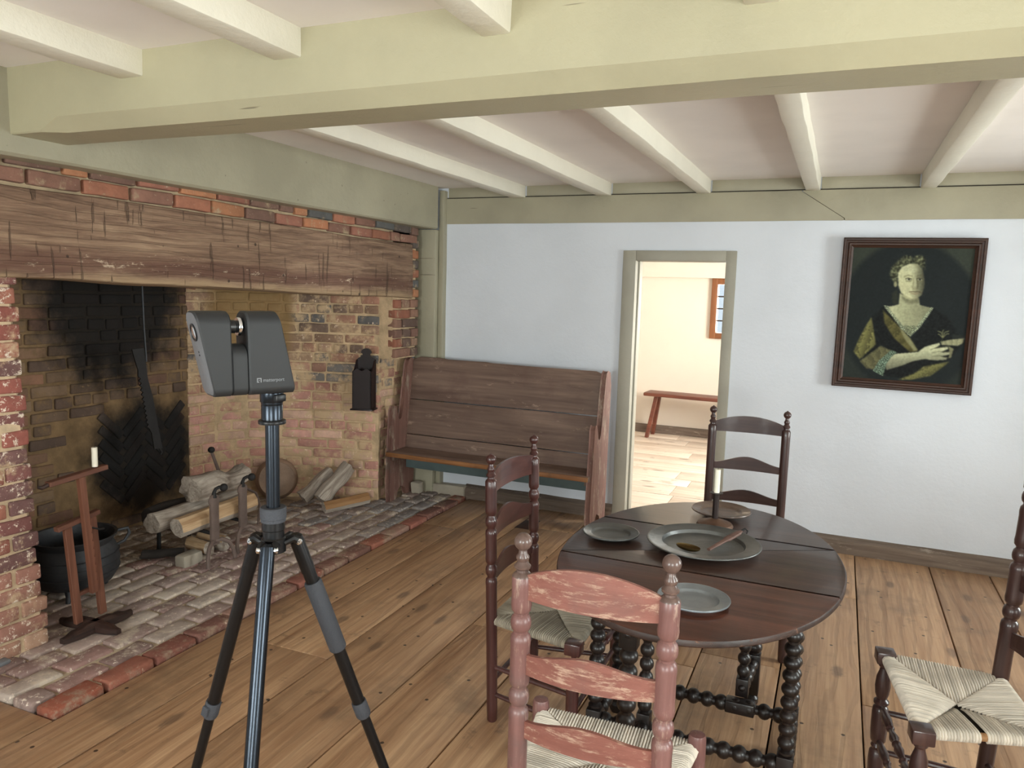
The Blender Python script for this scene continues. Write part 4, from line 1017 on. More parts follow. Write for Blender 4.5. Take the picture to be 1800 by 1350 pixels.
# ladle
ld = empty('ladle', (-.348, 2.40, TZ+.006), 0, 'worn wooden ladle with tarnished bowl lying in the large charger', 'ladle')
h0 = Vector((.025, -.060, .010)); h1 = Vector((.105, .085, .040))
MB().tube([h0, h0.lerp(h1, .25), h0.lerp(h1, .5), h0.lerp(h1, .55), h0.lerp(h1, .9), h1], [.007, .008, .009, .013, .012, .005], 10, True, (1, .55)).build('handle', M['spoon'], ld)
hook = MB(); hook.tube([h1, h1+Vector((.01, .012, .006)), h1+Vector((.018, .010, .0)), h1+Vector((.016, .0, -.006))], [.004, .003, .0025, .002], 8); hook.build('hook', M['iron_dark'], ld)
bw = MB(); rows = []
for i in range(7):
    t = i/6; r_ = .030*math.sin(t*PI/2); z_ = -.012*math.cos(t*PI/2)+.013
    rows.append([(r_*1.35*math.cos(a)-.012, r_*.72*math.sin(a)-.078, z_+.0) for a in [2*PI*k/20 for k in range(20)]])
bw.grid(rows, None, True); rows2 = [[(x, y, z+.0018) for x, y, z in r_] for r_ in rows]; bw.grid(rows2, None, True)
n0 = 20; top = 6*20; b2 = 7*20
bw.f += [(top+k, top+(k+1) % 20, b2+top+(k+1) % 20, b2+top+k) for k in range(20)]
o = bw.build('bowl', M['brass'], ld); o.rotation_euler = (0, 0, math.radians(-18)); 
# candlestick and candle
cs = empty('candlestick', (-.350, 2.648, TZ+.0005), 0, 'brown iron candlestick with round foot and drip ring on the table', 'candlestick')
MB().lathe([(.001, 0), (.062, 0), (.063, .004), (.058, .012), (.034, .021), (.017, .026), (.012, .029)], 36, None, True).build('foot', M['stickbase'], cs)
MB().lathe([(.0105, .022), (.0105, .115), (.0108, .120)], 24).build('shaft', M['candlestick'], cs)
MB().lathe([(.0108, .116), (.022, .118), (.0225, .120), (.0105, .1195)], 28).build('drip_ring', M['candlestick'], cs)
def candle(loc, H, r, label):
    mb = MB(); rows = []; n = 20
    for k in range(11):
        z = H*k/10; rows.append([((r*(1+.05*mnoise.noise(Vector((math.cos(a)*2, math.sin(a)*2, z*60)))))*math.cos(a), r*(1+.06*mnoise.noise(Vector((math.cos(a)*2, math.sin(a)*2, z*60+9))))*math.sin(a), z) for a in [2*PI*j/n for j in range(n)]])
    mb.grid(rows, None, True); mb.f.append(tuple(reversed(range(n)))); mb.f.append(tuple(range(10*n, 11*n)))
    c = empty('candle', loc, 0, label, 'candle', 'candles')
    mb.build('wax_stick', M['wax'], c)
    MB().tube([(0, 0, H-.002), (.0005, 0, H+.004), (.002, .001, H+.008)], [.001, .001, .0008], 6).build('wick', M['char'], c)
    return c
candle((-.350, 2.648, TZ+.121), .082, .0098, 'short off-white candle in the iron candlestick on the table')

# ---------------- portrait
PW0, PW1, PZ0, PZ1 = -.02, .687, .993, 1.842
pt_ = empty('portrait_painting', ((PW0+PW1)/2, 4.785, PZ0), 0, 'framed dark oil portrait of a woman in a green gown on the white wall', 'painting')
pt_.rotation_euler = (0, 0, 0)
W_, H_ = PW1-PW0, PZ1-PZ0; FWD = .055
prof = [(0, .036), (0, -.004), (.006, -.010), (.014, -.010), (.017, -.004), (.026, -.002), (.032, -.010), (.040, -.010), (.044, -.002), (.052, .004), (.055, .006), (.055, .036)]   # (inset, y)
def rail(c0, c1, in0, in1):
    mb = MB(); rows = []
    rows.append([(c0[0]+in0[0]*d, y, c0[1]+in0[1]*d) for d, y in prof]); rows.append([(c1[0]+in1[0]*d, y, c1[1]+in1[1]*d) for d, y in prof])
    mb.grid(rows, None, True); n = len(prof); mb.f.append(tuple(range(n))); mb.f.append(tuple(range(n, 2*n))); mb.build('frame_rail', M['frame'], pt_, None, True, 25)
a, b, c_, d_ = (-W_/2, 0), (W_/2, 0), (W_/2, H_), (-W_/2, H_)
rail(a, b, (1, 1), (-1, 1)); rail(b, c_, (-1, 1), (-1, -1)); rail(c_, d_, (-1, -1), (1, -1)); rail(d_, a, (1, -1), (1, 1))
def paint(NX, NY):
    # homography: painting (u,v in 0..1, v downwards) -> sketch coordinates
    src = [(0, 0), (1, 0), (1, 1), (0, 1)]; dst = [(243, 150), (1190, 137), (1090, 1215), (165, 1165)]
    A = []; B = []
    for (u, v), (x, y) in zip(src, dst):
        A += [[u, v, 1, 0, 0, 0, -u*x, -v*x], [0, 0, 0, u, v, 1, -u*y, -v*y]]; B += [x, y]
    h = np.append(np.linalg.solve(np.array(A, float), np.array(B, float)), 1).reshape(3, 3)
    U, V = np.meshgrid(np.linspace(0, 1, NX), np.linspace(0, 1, NY)); D = h[2, 0]*U+h[2, 1]*V+1
    X = (h[0, 0]*U+h[0, 1]*V+h[0, 2])/D; Y = (h[1, 0]*U+h[1, 1]*V+h[1, 2])/D
    rng = np.random.RandomState(3)
    def blur(a, k):
        for _ in range(k):
            a = (a+np.roll(a, 1, 0)+np.roll(a, -1, 0)+np.roll(a, 1, 1)+np.roll(a, -1, 1))/5
        return a
    img = np.zeros((NY, NX, 3)); img[:] = (33, 37, 38)
    ov = ((X-690)/520)**2+((Y-690)/570)**2; sp = np.clip((ov-1)*6, 0, 1)[..., None]; img = img*(1-sp)+np.array((58, 62, 54))*sp*(.6+.4*(1-V[..., None]))+np.array((26, 30, 34))*sp*V[..., None]*.4
    def poly(P, col, soft=2, shade=None, alpha=1.):
        nonlocal img
        m_ = np.zeros(X.shape, bool); n = len(P)
        for i in range(n):
            x1, y1 = P[i]; x2, y2 = P[(i+1) % n]
            if y1 == y2: continue
            c = ((Y >= min(y1, y2)) & (Y < max(y1, y2))); xi = x1+(Y-y1)*(x2-x1)/(y2-y1); m_ ^= c & (X < xi)
        a = blur(m_.astype(float), soft)[..., None]*alpha; col = np.array(col, float)
        cc = np.broadcast_to(col, img.shape) if shade is None else col*shade[..., None]
        img = img*(1-a)+cc*a; return m_
    def el(cx, cy, rx, ry, col, soft=2, alpha=1., rot=0):
        nonlocal img
        dx, dy = X-cx, Y-cy; c, s_ = math.cos(rot), math.sin(rot); q = ((dx*c+dy*s_)/rx)**2+((-dx*s_+dy*c)/ry)**2
        a = blur((q < 1).astype(float), soft)[..., None]*alpha; img = img*(1-a)+np.array(col, float)*a
    def line(P, w, col, soft=1, alpha=1.):
        nonlocal img
        d = np.full(X.shape, 1e9)
        for (x1, y1), (x2, y2) in zip(P, P[1:]):
            L2 = (x2-x1)**2+(y2-y1)**2; t = np.clip(((X-x1)*(x2-x1)+(Y-y1)*(y2-y1))/L2, 0, 1); d = np.minimum(d, np.hypot(X-x1-t*(x2-x1), Y-y1-t*(y2-y1)))
        a = blur(np.clip(1.5-d/w, 0, 1), soft)[..., None]*alpha; img = img*(1-a)+np.array(col, float)*a
    nz = blur(rng.rand(NY, NX), 3); nz = (nz-nz.mean())/nz.std(); nzf = rng.rand(NY, NX)
    # hair
    poly([(524, 345), (545, 290), (590, 245), (640, 205), (690, 208), (705, 240), (720, 205), (775, 205), (800, 235), (795, 320), (780, 300), (700, 266), (630, 290), (592, 345), (585, 425), (560, 415), (532, 385)], (84, 84, 64), 6, 1+.22*nz)
    poly([(548, 500), (580, 470), (596, 520), (590, 590), (556, 590), (545, 550)], (48, 50, 42), 4)
    for k in range(9): line([(560+k*22, 290-k*9 if k < 5 else 250-(k-5)*6), (600+k*20, 235-(k % 3)*8)], 4, (112, 110, 84) if k % 2 else (54, 54, 42), 2, .4)
    # dress (dark) and drapery
    poly([(390, 690), (480, 605), (600, 700), (690, 860), (800, 740), (868, 612), (985, 690), (1060, 800), (1085, 900), (1010, 1000), (900, 1070), (700, 1175), (480, 1150), (300, 1020), (262, 950)], (25, 27, 27), 4, 1+.08*nz)
    poly([(388, 690), (402, 770), (425, 905), (300, 1025), (250, 965), (300, 845), (345, 760)], (122, 116, 72), 3, .8+.22*np.sin(X/23.+Y/70.+nz*.5)**2+.05*nz)
    poly([(474, 630), (530, 690), (640, 800), (752, 950), (690, 962), (560, 850), (490, 740)], (100, 92, 54), 3, .78+.25*np.sin((X+Y)/40.+nz*.4)**2)
    poly([(600, 760), (690, 850), (752, 950), (720, 952), (640, 850)], (138, 132, 96), 3)
    poly([(300, 1038), (370, 985), (460, 915), (545, 950), (430, 1105), (350, 1092)], (112, 106, 76), 3, .8+.22*np.sin(X/24.-Y/40.+nz*.5)**2)
    # skin: neck and chest
    sh = np.clip(1.08-(X-560)/900., .6, 1.1)
    poly([(488, 612), (560, 600), (596, 588), (606, 500), (700, 548), (752, 535), (762, 588), (800, 600), (862, 612), (800, 690), (735, 765), (640, 760), (560, 690)], (176, 172, 138), 2, sh)
    poly([(612, 520), (700, 556), (752, 540), (752, 575), (690, 580), (640, 566)], (112, 108, 84), 5, None, .7)
    # lace
    lace = .72+.5*(nzf > .62)
    poly([(482, 600), (512, 600), (640, 745), (735, 752), (850, 606), (868, 612), (762, 770), (690, 838), (620, 780)], (150, 154, 128), 1, lace)
    poly([(520, 620), (560, 610), (640, 700), (650, 745), (728, 748), (800, 640), (840, 612), (735, 765), (640, 762)], (176, 172, 138), 2, sh)
    poly([(640, 752), (735, 756), (700, 800), (690, 838), (655, 800)], (128, 130, 104), 1, lace)
    # face
    fs = np.clip(1.1-np.clip(X-690, 0, 200)/150.-np.clip(600-X, 0, 80)/300., .45, 1.12)
    poly([(588, 345), (618, 296), (680, 268), (745, 270), (782, 315), (796, 390), (795, 450), (776, 510), (738, 545), (700, 552), (652, 538), (615, 500), (594, 440)], (190, 184, 148), 2, fs)
    el(570, 432, 13, 22, (150, 145, 112), 2)
    el(640, 450, 40, 30, (198, 188, 150), 9, .5); el(680, 310, 60, 25, (206, 202, 168), 9, .6)
    for cx in (672, 757):
        el(cx, 392, 27, 13, (120, 112, 84), 3, .75); el(cx, 392, 19, 8, (186, 184, 160), 1, .9); el(cx+2, 391, 8, 8, (34, 32, 26), 1); line([(cx-24, 388), (cx-4, 380), (cx+22, 388)], 2.4, (60, 54, 40), 1, .9); line([(cx-22, 405), (cx, 410), (cx+22, 403)], 2, (110, 102, 76), 1, .8)
    line([(636, 372), (665, 360), (698, 366)], 4, (112, 104, 78), 2, .7); line([(738, 366), (758, 358), (780, 366)], 4, (96, 90, 66), 2, .7)
    line([(735, 385), (744, 430), (742, 458)], 5, (92, 86, 62), 2, .75); line([(712, 388), (708, 440), (700, 458), (716, 466), (738, 464)], 3, (134, 124, 92), 2, .7); line([(722, 380), (724, 445)], 5, (212, 206, 172), 3, .6)
    line([(676, 490), (706, 486), (724, 489), (744, 485), (764, 489)], 3, (86, 70, 52), 1, .9); line([(690, 500), (722, 505), (750, 499)], 4, (142, 116, 90), 2, .7)
    line([(668, 470), (660, 490), (668, 508)], 2.5, (140, 132, 102), 2, .6); line([(620, 505), (660, 535), (705, 549), (745, 540)], 4, (120, 112, 84), 3, .6)
    for yy_ in (296, 306, 318): line([(640, yy_+6), (690, yy_), (735, yy_+5)], 1.6, (150, 146, 114), 1, .5)
    # forearm, hand
    ar = np.clip(1.1-np.clip((Y-960)-(640-X)*.1, 0, 200)/260., .6, 1.1)
    poly([(495, 1000), (560, 978), (660, 968), (755, 958), (800, 920), (860, 900), (918, 884), (924, 900), (880, 930), (980, 912), (990, 928), (930, 960), (1008, 952), (1000, 975), (930, 990), (985, 1000), (970, 1018), (890, 1022), (800, 1015), (720, 1030), (620, 1070), (510, 1105), (492, 1060)], (186, 182, 150), 2, ar)
    for P in ([(850, 940), (905, 918), (975, 918)], [(860, 965), (920, 950), (1000, 958)], [(865, 990), (920, 985), (985, 1004)]): line(P, 2.2, (96, 92, 70), 1, .8)
    poly([(545, 945), (592, 966), (545, 1000), (505, 1060), (482, 1155), (402, 1112), (450, 1030)], (112, 128, 110), 1, .72+.5*(nzf > .66))
    poly([(925, 874), (1010, 856), (1112, 842), (1100, 885), (1060, 905), (990, 900), (935, 902)], (160, 154, 122), 2, .9+.12*np.sin(X/14.+nz*.4)**2)
    poly([(985, 905), (1030, 930), (1010, 1000), (990, 1005), (1000, 960)], (128, 122, 94), 2)
    poly([(1020, 810), (1115, 832), (1112, 845), (1020, 850)], (44, 46, 42), 3, None, .8)
    poly([(722, 1128), (800, 1070), (960, 1038), (1000, 1030), (930, 1090), (850, 1145), (700, 1180), (600, 1178)], (118, 112, 70), 3, .75+.3*np.sin((X*.5+Y)/26.+nz*.4)**2)
    for P in ([(942, 840), (930, 800), (905, 792)], [(944, 840), (942, 790), (950, 782)], [(946, 840), (960, 800), (990, 790)], [(945, 842), (975, 812), (992, 812)], [(940, 842), (915, 815), (908, 818)]): line(P, 3, (150, 146, 104), 1, .85)
    line([(945, 842), (930, 880)], 2.5, (70, 72, 50), 1)
    img = np.clip(img*(1+.03*nz[..., None]), 0, 255)*np.array((.92, .95, .94))
    c = img/255.; return np.where(c <= .04045, c/12.92, ((c+.055)/1.055)**2.4)
NX, NY = 210, 258
pic = paint(NX, NY)
cw, ch = W_-2*FWD+.004, H_-2*FWD+.004
vv = [(-cw/2+cw*i/(NX-1), .010, H_-FWD+.002-ch*j/(NY-1)) for j in range(NY) for i in range(NX)]
ff_ = [(j*NX+i, (j+1)*NX+i, (j+1)*NX+i+1, j*NX+i+1) for j in range(NY-1) for i in range(NX-1)]
me = bpy.data.meshes.new('canvas'); me.from_pydata(vv, [], ff_)
ca = me.color_attributes.new('paint', 'FLOAT_COLOR', 'POINT'); arr = np.ones((NX*NY, 4), np.float32); arr[:, :3] = pic.reshape(-1, 3); ca.data.foreach_set('color', arr.ravel())
cv = link_mesh('canvas', me, M['canvas'], pt_); cv['label'] = 'dark painted portrait of a seated woman with pale lace collar'
MB().box(-W_/2+.02, W_/2-.02, .014, .034, .02, H_-.02).build('backing', M['subfloor'], pt_, None, False)
pt_.rotation_euler = (.012, .006, 0)
# ---------------- tripod
TP = Vector((-1.007, 1.165, 0)); AP = 1.0
tr = empty('tripod', TP, 0, 'tall black tripod with foam grip standing in front of the hearth', 'tripod')
MB().lathe([(.024, 1.030), (.024, 1.036), (.0255, 1.037), (.0255, 1.057), (.024, 1.059)], 28).build('collar_knob', M['foam'], tr)
MB().lathe([(.017, .965), (.024, .968), (.024, .995), (.021, .998), (.021, 1.012), (.0225, 1.014), (.0225, 1.030)], 28).build('hub', M['black_metal'], tr)
MB().lathe([(.0135, .966), (.0135, 1.228)], 24).build('centre_column', M['anod'], tr)
MB().lathe([(.013, 1.226), (.026, 1.227), (.0265, 1.230), (.0265, 1.2325), (.0255, 1.234), (.0205, 1.2345), (.0205, 1.236)], 32).build('flange', M['black_metal'], tr)
MB().lathe([(.0205, 1.2345), (.0205, 1.2635), (.0200, 1.2645), (.0205, 1.2655), (.0205, 1.270)], 32).build('adapter', M['anod'], tr)
mt = MB().lathe([(.0215, 1.2695), (.0225, 1.271), (.0225, 1.2885), (.020, 1.289)], 32); mt.build('mount_clamp', M['anod'], tr)
MB().rbox(.008, .028, -.012, .012, 1.2725, 1.2865, .002, 2, Matrix.Rotation(math.radians(-10), 4, 'Z')).build('clamp_lever', M['black_metal'], tr)
ANG = [math.radians(a) for a in (296, 56, 176)]; RAD = .385
for k, a in enumerate(ANG):
    d = Vector((math.cos(a), math.sin(a), 0)); s_ = Vector((-d.y, d.x, 0))
    top = d*.046+Vector((0, 0, .985)); foot = d*RAD; ax_ = (foot-top).normalized(); L = (foot-top).length
    sh_ = MB()
    for q in (-1, 1): sh_.tube([d*.018+s_*q*.012+Vector((0, 0, .985)), d*.036+s_*q*.013+Vector((0, 0, .992)), top+s_*q*.013], [.006, .008, .009], 8)
    sh_.build('shoulder', M['black_metal'], tr)
    lg = MB(); lg.turn(top-ax_*.012, top+ax_*.075, [(.008, 0), (.0135, .006), (.0145, .02), (.0145, .087)], 18); leg = lg.build('leg', M['leg_metal'] if k else M['anod'], tr)
    up_ = MB(); q0, q1 = .07, L*.405
    up_.turn(top+ax_*q0, top+ax_*q1, [(.0135, 0), (.0135, q1-q0)], 20); up_.build('upper_tube', M['anod'] if k == 0 else M['leg_metal'], leg)
    if k == 1: MB().turn(top+ax_*.10, top+ax_*.27, [(.0165, 0), (.0185, .004), (.0185, .166), (.0165, .17)], 20).build('foam_grip', M['foam'], leg)
    lk = MB(); lk.turn(top+ax_*(q1-.012), top+ax_*(q1+.028), [(.0155, 0), (.0165, .004), (.0165, .034), (.0145, .04)], 20)
    pm = top+ax_*(q1+.006); lk.rbox(-.005, .005, -.008, .008, -.012, .012, .002, 1, Matrix.Translation(pm+(s_ if k != 2 else -s_*-1)*.018) @ ax_.to_track_quat('Z', 'Y').to_matrix().to_4x4()); lk.build('leg_lock', M['foam'], leg)
    MB().turn(top+ax_*(q1+.02), foot, [(.011, 0), (.0105, L-q1-.02)], 18).build('lower_tube', M['leg_metal'] if k else M['anod'], leg)
    MB().lathe([(.014, 0), (.015, .006), (.012, .022)], 16, Matrix.Translation(foot)).build('rubber_foot', M['foam'], leg)
    for q in (-1, 1): MB().turn(top+s_*q*.0125, top+s_*q*.0215, [(.0055, 0), (.0065, .002), (.0065, .007), (.004, .009)], 14).build('bolt', M['chrome'], tr)
# ---------------- scanner on the tripod
dirc = math.atan2(-TP.y, -TP.x)             # towards the camera
sc_ = empty('laser_scanner', (TP.x, TP.y, 1.289), dirc+PI/2+math.radians(21), 'dark grey laser scanner camera mounted on the tripod', 'scanner')
# local: x = width (to the viewer's right), -y = towards viewer, z up. silhouette is a leaning parallelogram
SW, SH, SD = .158, .157, .070; SHEAR = .205
def scan_block(x0b, x1b, shear0, shear1, nm, mat, zt=SH, y0=-SD/2, y1=SD/2, rb=.016):
    """block between x0..x1 at the bottom; edges shifted left by shear*z going up; rounded top and bottom in the y-z profile"""
    prof = []
    def arc(cy, cz, r, a0, a1, n=6): return [(cy+r*math.cos(math.radians(a0+(a1-a0)*i/n)), cz+r*math.sin(math.radians(a0+(a1-a0)*i/n))) for i in range(n+1)]
    rt = .024
    prof = arc(y1-rb, rb, rb, -90, 0)+arc(y1-rt, zt-rt, rt, 0, 90)+arc(y0+rt, zt-rt, rt, 90, 180)+arc(y0+rb, rb, rb, 180, 270)
    rows = []; n = len(prof); cy = 0
    for q, ins in ((0., .004), (.003, .0), (-.003, .0), (0, .004)):
        pass
    def ring(x, sh, ins): return [(x-sh*z, y*(1-ins/.035), ins+z*(1-2*ins/zt)) for y, z in prof]
    rows = [ring(x0b, shear0, .003), ring(x0b+.003, shear0, 0), ring(x1b-.003, shear1, 0), ring(x1b, shear1, .003)]
    mb = MB(); mb.grid(rows, None, True); mb.f.append(tuple(range(n))); mb.f.append(tuple(range(3*n, 4*n))); return mb
off = .0
XL0, XL1, XR0, XR1 = -.118, -.084, -.054, .036
lb = scan_block(XL0, XL1, SHEAR, .02, 'left_body', None).build('left_body', M['scanner'], sc_, None, True, 40)
lb.data.materials.append(M['scanner_end'])
for p in lb.data.polygons:
    if p.normal.x < -.8: p.material_index = 1
scan_block(XR0, XR1, .02, SHEAR, 'right_body', None).build('right_body', M['scanner'], sc_, None, True, 40)
cb = scan_block(XL1-.001, XR0+.001, .02, .02, 'core', None, .096, -SD/2+.004, SD/2-.004).build('core', M['scanner'], sc_, None, True, 40)
# rotating mirror assembly in the gap
xs_ = XL1-.02*.128
MB().turn((xs_-.004, 0, .128), (XR0-.004, 0, .128), [(.0125, 0), (.0125, .020), (.0105, .022), (.0155, .030), (.0165, .0305)], 24).build('mirror_drum', M['scanner_core'], sc_)
MB().turn((XR0-.012, 0, .128), (XR0-.002, 0, .128), [(.0165, 0), (.0175, .002), (.0175, .006), (.010, .008)], 28).build('mirror', M['chrome'], sc_)
# round window on the left end face, with its ring
ex = lambda z: XL0-SHEAR*z
zc_ = .118
Mx = Matrix.Translation((ex(zc_)-.0005, 0, zc_)) @ Matrix.Rotation(math.atan(SHEAR), 4, 'Y').inverted() @ Matrix.Rotation(-PI/2, 4, 'Y')
MB().lathe([(.0165, -.002), (.0165, .002), (.014, .0025), (.013, .001)], 28, Mx).build('lens_ring', M['scanner_core'], sc_)
MB().lathe([(.013, .0005), (.010, .0018), (.004, .0026), (.0005, .0028)], 28, Mx, False).build('lens', M['chrome'], sc_)
for q in (.082, .076): MB().lathe([(.0016, -.001), (.0016, .0006)], 10, Matrix.Translation((ex(q)-.0003, 0, q)) @ Matrix.Rotation(math.atan(SHEAR), 4, 'Y').inverted() @ Matrix.Rotation(-PI/2, 4, 'Y')).build('indicator', M['scanner_core'], sc_)
# printed name and mark
def text_mesh(s_, size):
    cu = bpy.data.curves.new('txt', 'FONT'); cu.body = s_; cu.size = size; cu.extrude = .0001
    o = bpy.data.objects.new('txt', cu); COL.objects.link(o); dg = bpy.context.evaluated_depsgraph_get(); dg.update()
    me = bpy.data.meshes.new_from_object(o.evaluated_get(dg)); bpy.data.objects.remove(o); return me
tm = text_mesh('matterport', .0092); lo = link_mesh('lettering', tm, M['print'], sc_, (-.030, -SD/2-.0003, .0255)); lo.rotation_euler = (PI/2, 0, 0)
lg_ = MB(); q = .0012
for (a, b, c, d) in ((0, .0016, 0, .0085), (.0016, .0085, .0069, .0085), (.0069, .0085, .0, .0069), (.0016, .004, 0, .0016), (.0034, .005, .0034, .005)): lg_.box(a, b, -.0002, .0002, c, d)
lg_.build('logo_mark', M['print'], sc_, (-.0415, -SD/2-.0003, .0245), False)

# ---------------- fireplace things
HZT = HZ
# adjustable candle stand
ls = empty('candle_stand', (-2.845, 2.145, HZT), 0, 'reddish wooden adjustable candle stand with ratchet bar on the hearth', 'candle stand')
def bar(nm, mat, p0, p1, w, t, parent, bev=.002):
    p0 = Vector(p0); p1 = Vector(p1); d = p1-p0; L = d.length; z = d.normalized(); x = Vector((1, 0, 0)); x = (x-z*x.dot(z)).normalized(); y = z.cross(x)
    m_ = Matrix((x, y, z)).transposed().to_4x4(); m_.translation = p0
    return MB().rbox(-t/2, t/2, -w/2, w/2, 0, L, bev, 1, m_).build(nm, mat, parent)
# crossed feet
for nm, a, b in (('foot', (.045, -.165), (.05, .16)), ('foot', (-.14, -.03), (.17, .0))):
    d = Vector((b[0]-a[0], b[1]-a[1])); L = d.length; mb = MB(); rows = []
    for i in range(13):
        u = i/12; w = .026*(1 if .12 < u < .88 else .75 if .04 < u < .96 else .45); h = .042*(1 if .3 < u < .7 else .8 if .1 < u < .9 else .55)
        rows.append([((u-.5)*L, -w, 0), ((u-.5)*L, -w, h*.75), ((u-.5)*L, -w*.5, h), ((u-.5)*L, w*.5, h), ((u-.5)*L, w, h*.75), ((u-.5)*L, w, 0)])
    mb.grid(rows, None, True); mb.f.append(tuple(range(6))); mb.f.append(tuple(range(72, 78)))
    o = mb.build(nm, M['stand_foot'], ls, ((a[0]+b[0])/2, (a[1]+b[1])/2, 0)); o.rotation_euler = (0, 0, math.atan2(d.y, d.x))
tl = -.075    # the frame leans a little to the left (towards -y)
Q = lambda y, z, x=0.: (x, y+tl*z, z)
bar('upright', M['cherry'], Q(-.052, .036, .0), Q(-.052, .47), .032, .02, ls); bar('upright', M['cherry'], Q(.062, .036), Q(.062, .485), .032, .02, ls)
bar('cross_rail', M['cherry_h'], Q(-.10, .462), Q(.095, .490), .020, .03, ls); bar('cross_rail', M['cherry_h'], Q(-.04, .16), Q(.05, .165), .016, .018, ls)
rb_ = MB(); pts = [(-.014, 0), (.012, 0)]
for k in range(8): pts += [(.019, .045+k*.035), (.012, .052+k*.035)]
pts += [(.014, .34), (.014, .52), (-.014, .52)]
rb_.prism([(y, z) for y, z in pts], -.010, .010, Matrix.Translation((.024, 0, 0)) @ Matrix.Rotation(PI/2, 4, 'Z') @ Matrix.Rotation(PI/2, 4, 'X'))
o = rb_.build('ratchet_bar', M['cherry'], ls, (0, .004, .155), False); o.rotation_euler = (-tl, 0, 0)
bar('arm', M['cherry_h'], (.022, -.175, .662), (.022, .085, .682), .020, .034, ls)
MB().tube([(.03, .0, .44), (.04, .03, .425), (.035, .055, .42)], [.004, .004, .004], 6).build('pawl', M['iron_dark'], ls)
MB().tube([(.022, -.175, .66), (.022, -.20, .654), (.022, -.215, .66)], [.010, .009, .005], 8).build('arm_tip', M['stand_foot'], ls)
candle((-2.845+.022, 2.145+.035, HZT+.692), .082, .0115, 'white candle stub standing on the arm of the wooden candle stand')

# cauldron
ct = empty('cauldron', (-3.225, 2.365, HZT), 0, 'round black iron cauldron on short feet behind the candle stand', 'cauldron')
CR = .185
MB().lathe([(.001, .035), (CR*.55, .038), (CR*.85, .06), (CR*1.0, .105), (CR*1.03, .15), (CR*1.0, .195), (CR*.92, .232), (CR*.88, .245), (CR*.93, .262), (CR*1.0, .278), (CR*1.0, .283), (CR*.94, .280), (CR*.86, .247), (CR*.9, .2), (CR*.94, .15), (CR*.7, .07), (.001, .05)], 48, None, False).build('bowl', M['iron'], ct, None, True, 50)
for z in (.118, .158, .196): MB().lathe([(CR*1.012+.0*z, z-.003), (CR*1.035, z), (CR*1.012, z+.003)], 48, None, False).build('raised_band', M['iron'], ct)
for a in (200, 310, 80): MB().turn((CR*.62*math.cos(math.radians(a)), CR*.62*math.sin(math.radians(a)), .055), (CR*.78*math.cos(math.radians(a)), CR*.78*math.sin(math.radians(a)), 0), [(.022, 0), (.013, .03), (.010, .062)], 12).build('leg', M['iron'], ct)
for a in (60, 245):
    ar = math.radians(a); d = Vector((math.cos(ar), math.sin(ar), 0)); e = MB(); e.tube([d*CR*.97+Vector((0, 0, .27)), d*(CR+.045)+Vector((0, 0, .275)), d*(CR+.052)+Vector((0, 0, .25)), d*(CR+.03)+Vector((0, 0, .215)), d*CR*.97+Vector((0, 0, .20))], .008, 8); e.build('ear_handle', M['iron'], ct)

# andirons
def andiron(loc, label):
    r = empty('andiron', loc, 0, label, 'andiron', 'pair of andirons')
    MB().rbox(-.009, .009, -.027, .027, .095, .355, .004).build('shaft', M['rust'], r)
    MB().lathe([(.001, -.006), (.033, -.006), (.035, 0), (.033, .006), (.001, .006)], 20, Matrix.Translation((0, 0, .335)) @ Matrix.Rotation(PI/2, 4, 'Y'), False).build('disc', M['rust'], r)
    MB().tube([(0, 0, .35), (.0, .002, .378), (.004, .010, .396), (.014, .024, .404), (.022, .034, .402)], [.015, .010, .009, .009, .010], 10).build('neck', M['iron_dark'], r)
    MB().lathe([(.001, -.021)]+[(.021*math.cos(math.radians(a)), .021*math.sin(math.radians(a))) for a in range(-75, 80, 15)]+[(.001, .021)], 18, Matrix.Translation((.028, .042, .400))).build('ball', M['iron_dark'], r)
    for s in (-1, 1):
        MB().tube([(.0, s*.004, .115), (.014, s*.035, .120), (.030, s*.070, .098), (.040, s*.090, .055), (.046, s*.095, .004)], [.012, .012, .0115, .011, .012], 8).build('foot', M['rust'], r)
    MB().tube([(0, 0, .11), (-.02, 0, .155), (-.10, 0, .16), (-.36, 0, .16), (-.40, 0, .13), (-.405, 0, .004)], .011, 8).build('billet_bar', M['iron_dark'], r)
    return r
andiron((-2.945, 2.955, HZT), 'rusty iron andiron with arched feet, the one nearer the cauldron')
andiron((-2.975, 3.195, HZT), 'rusty iron andiron partly hidden behind the tripod column')

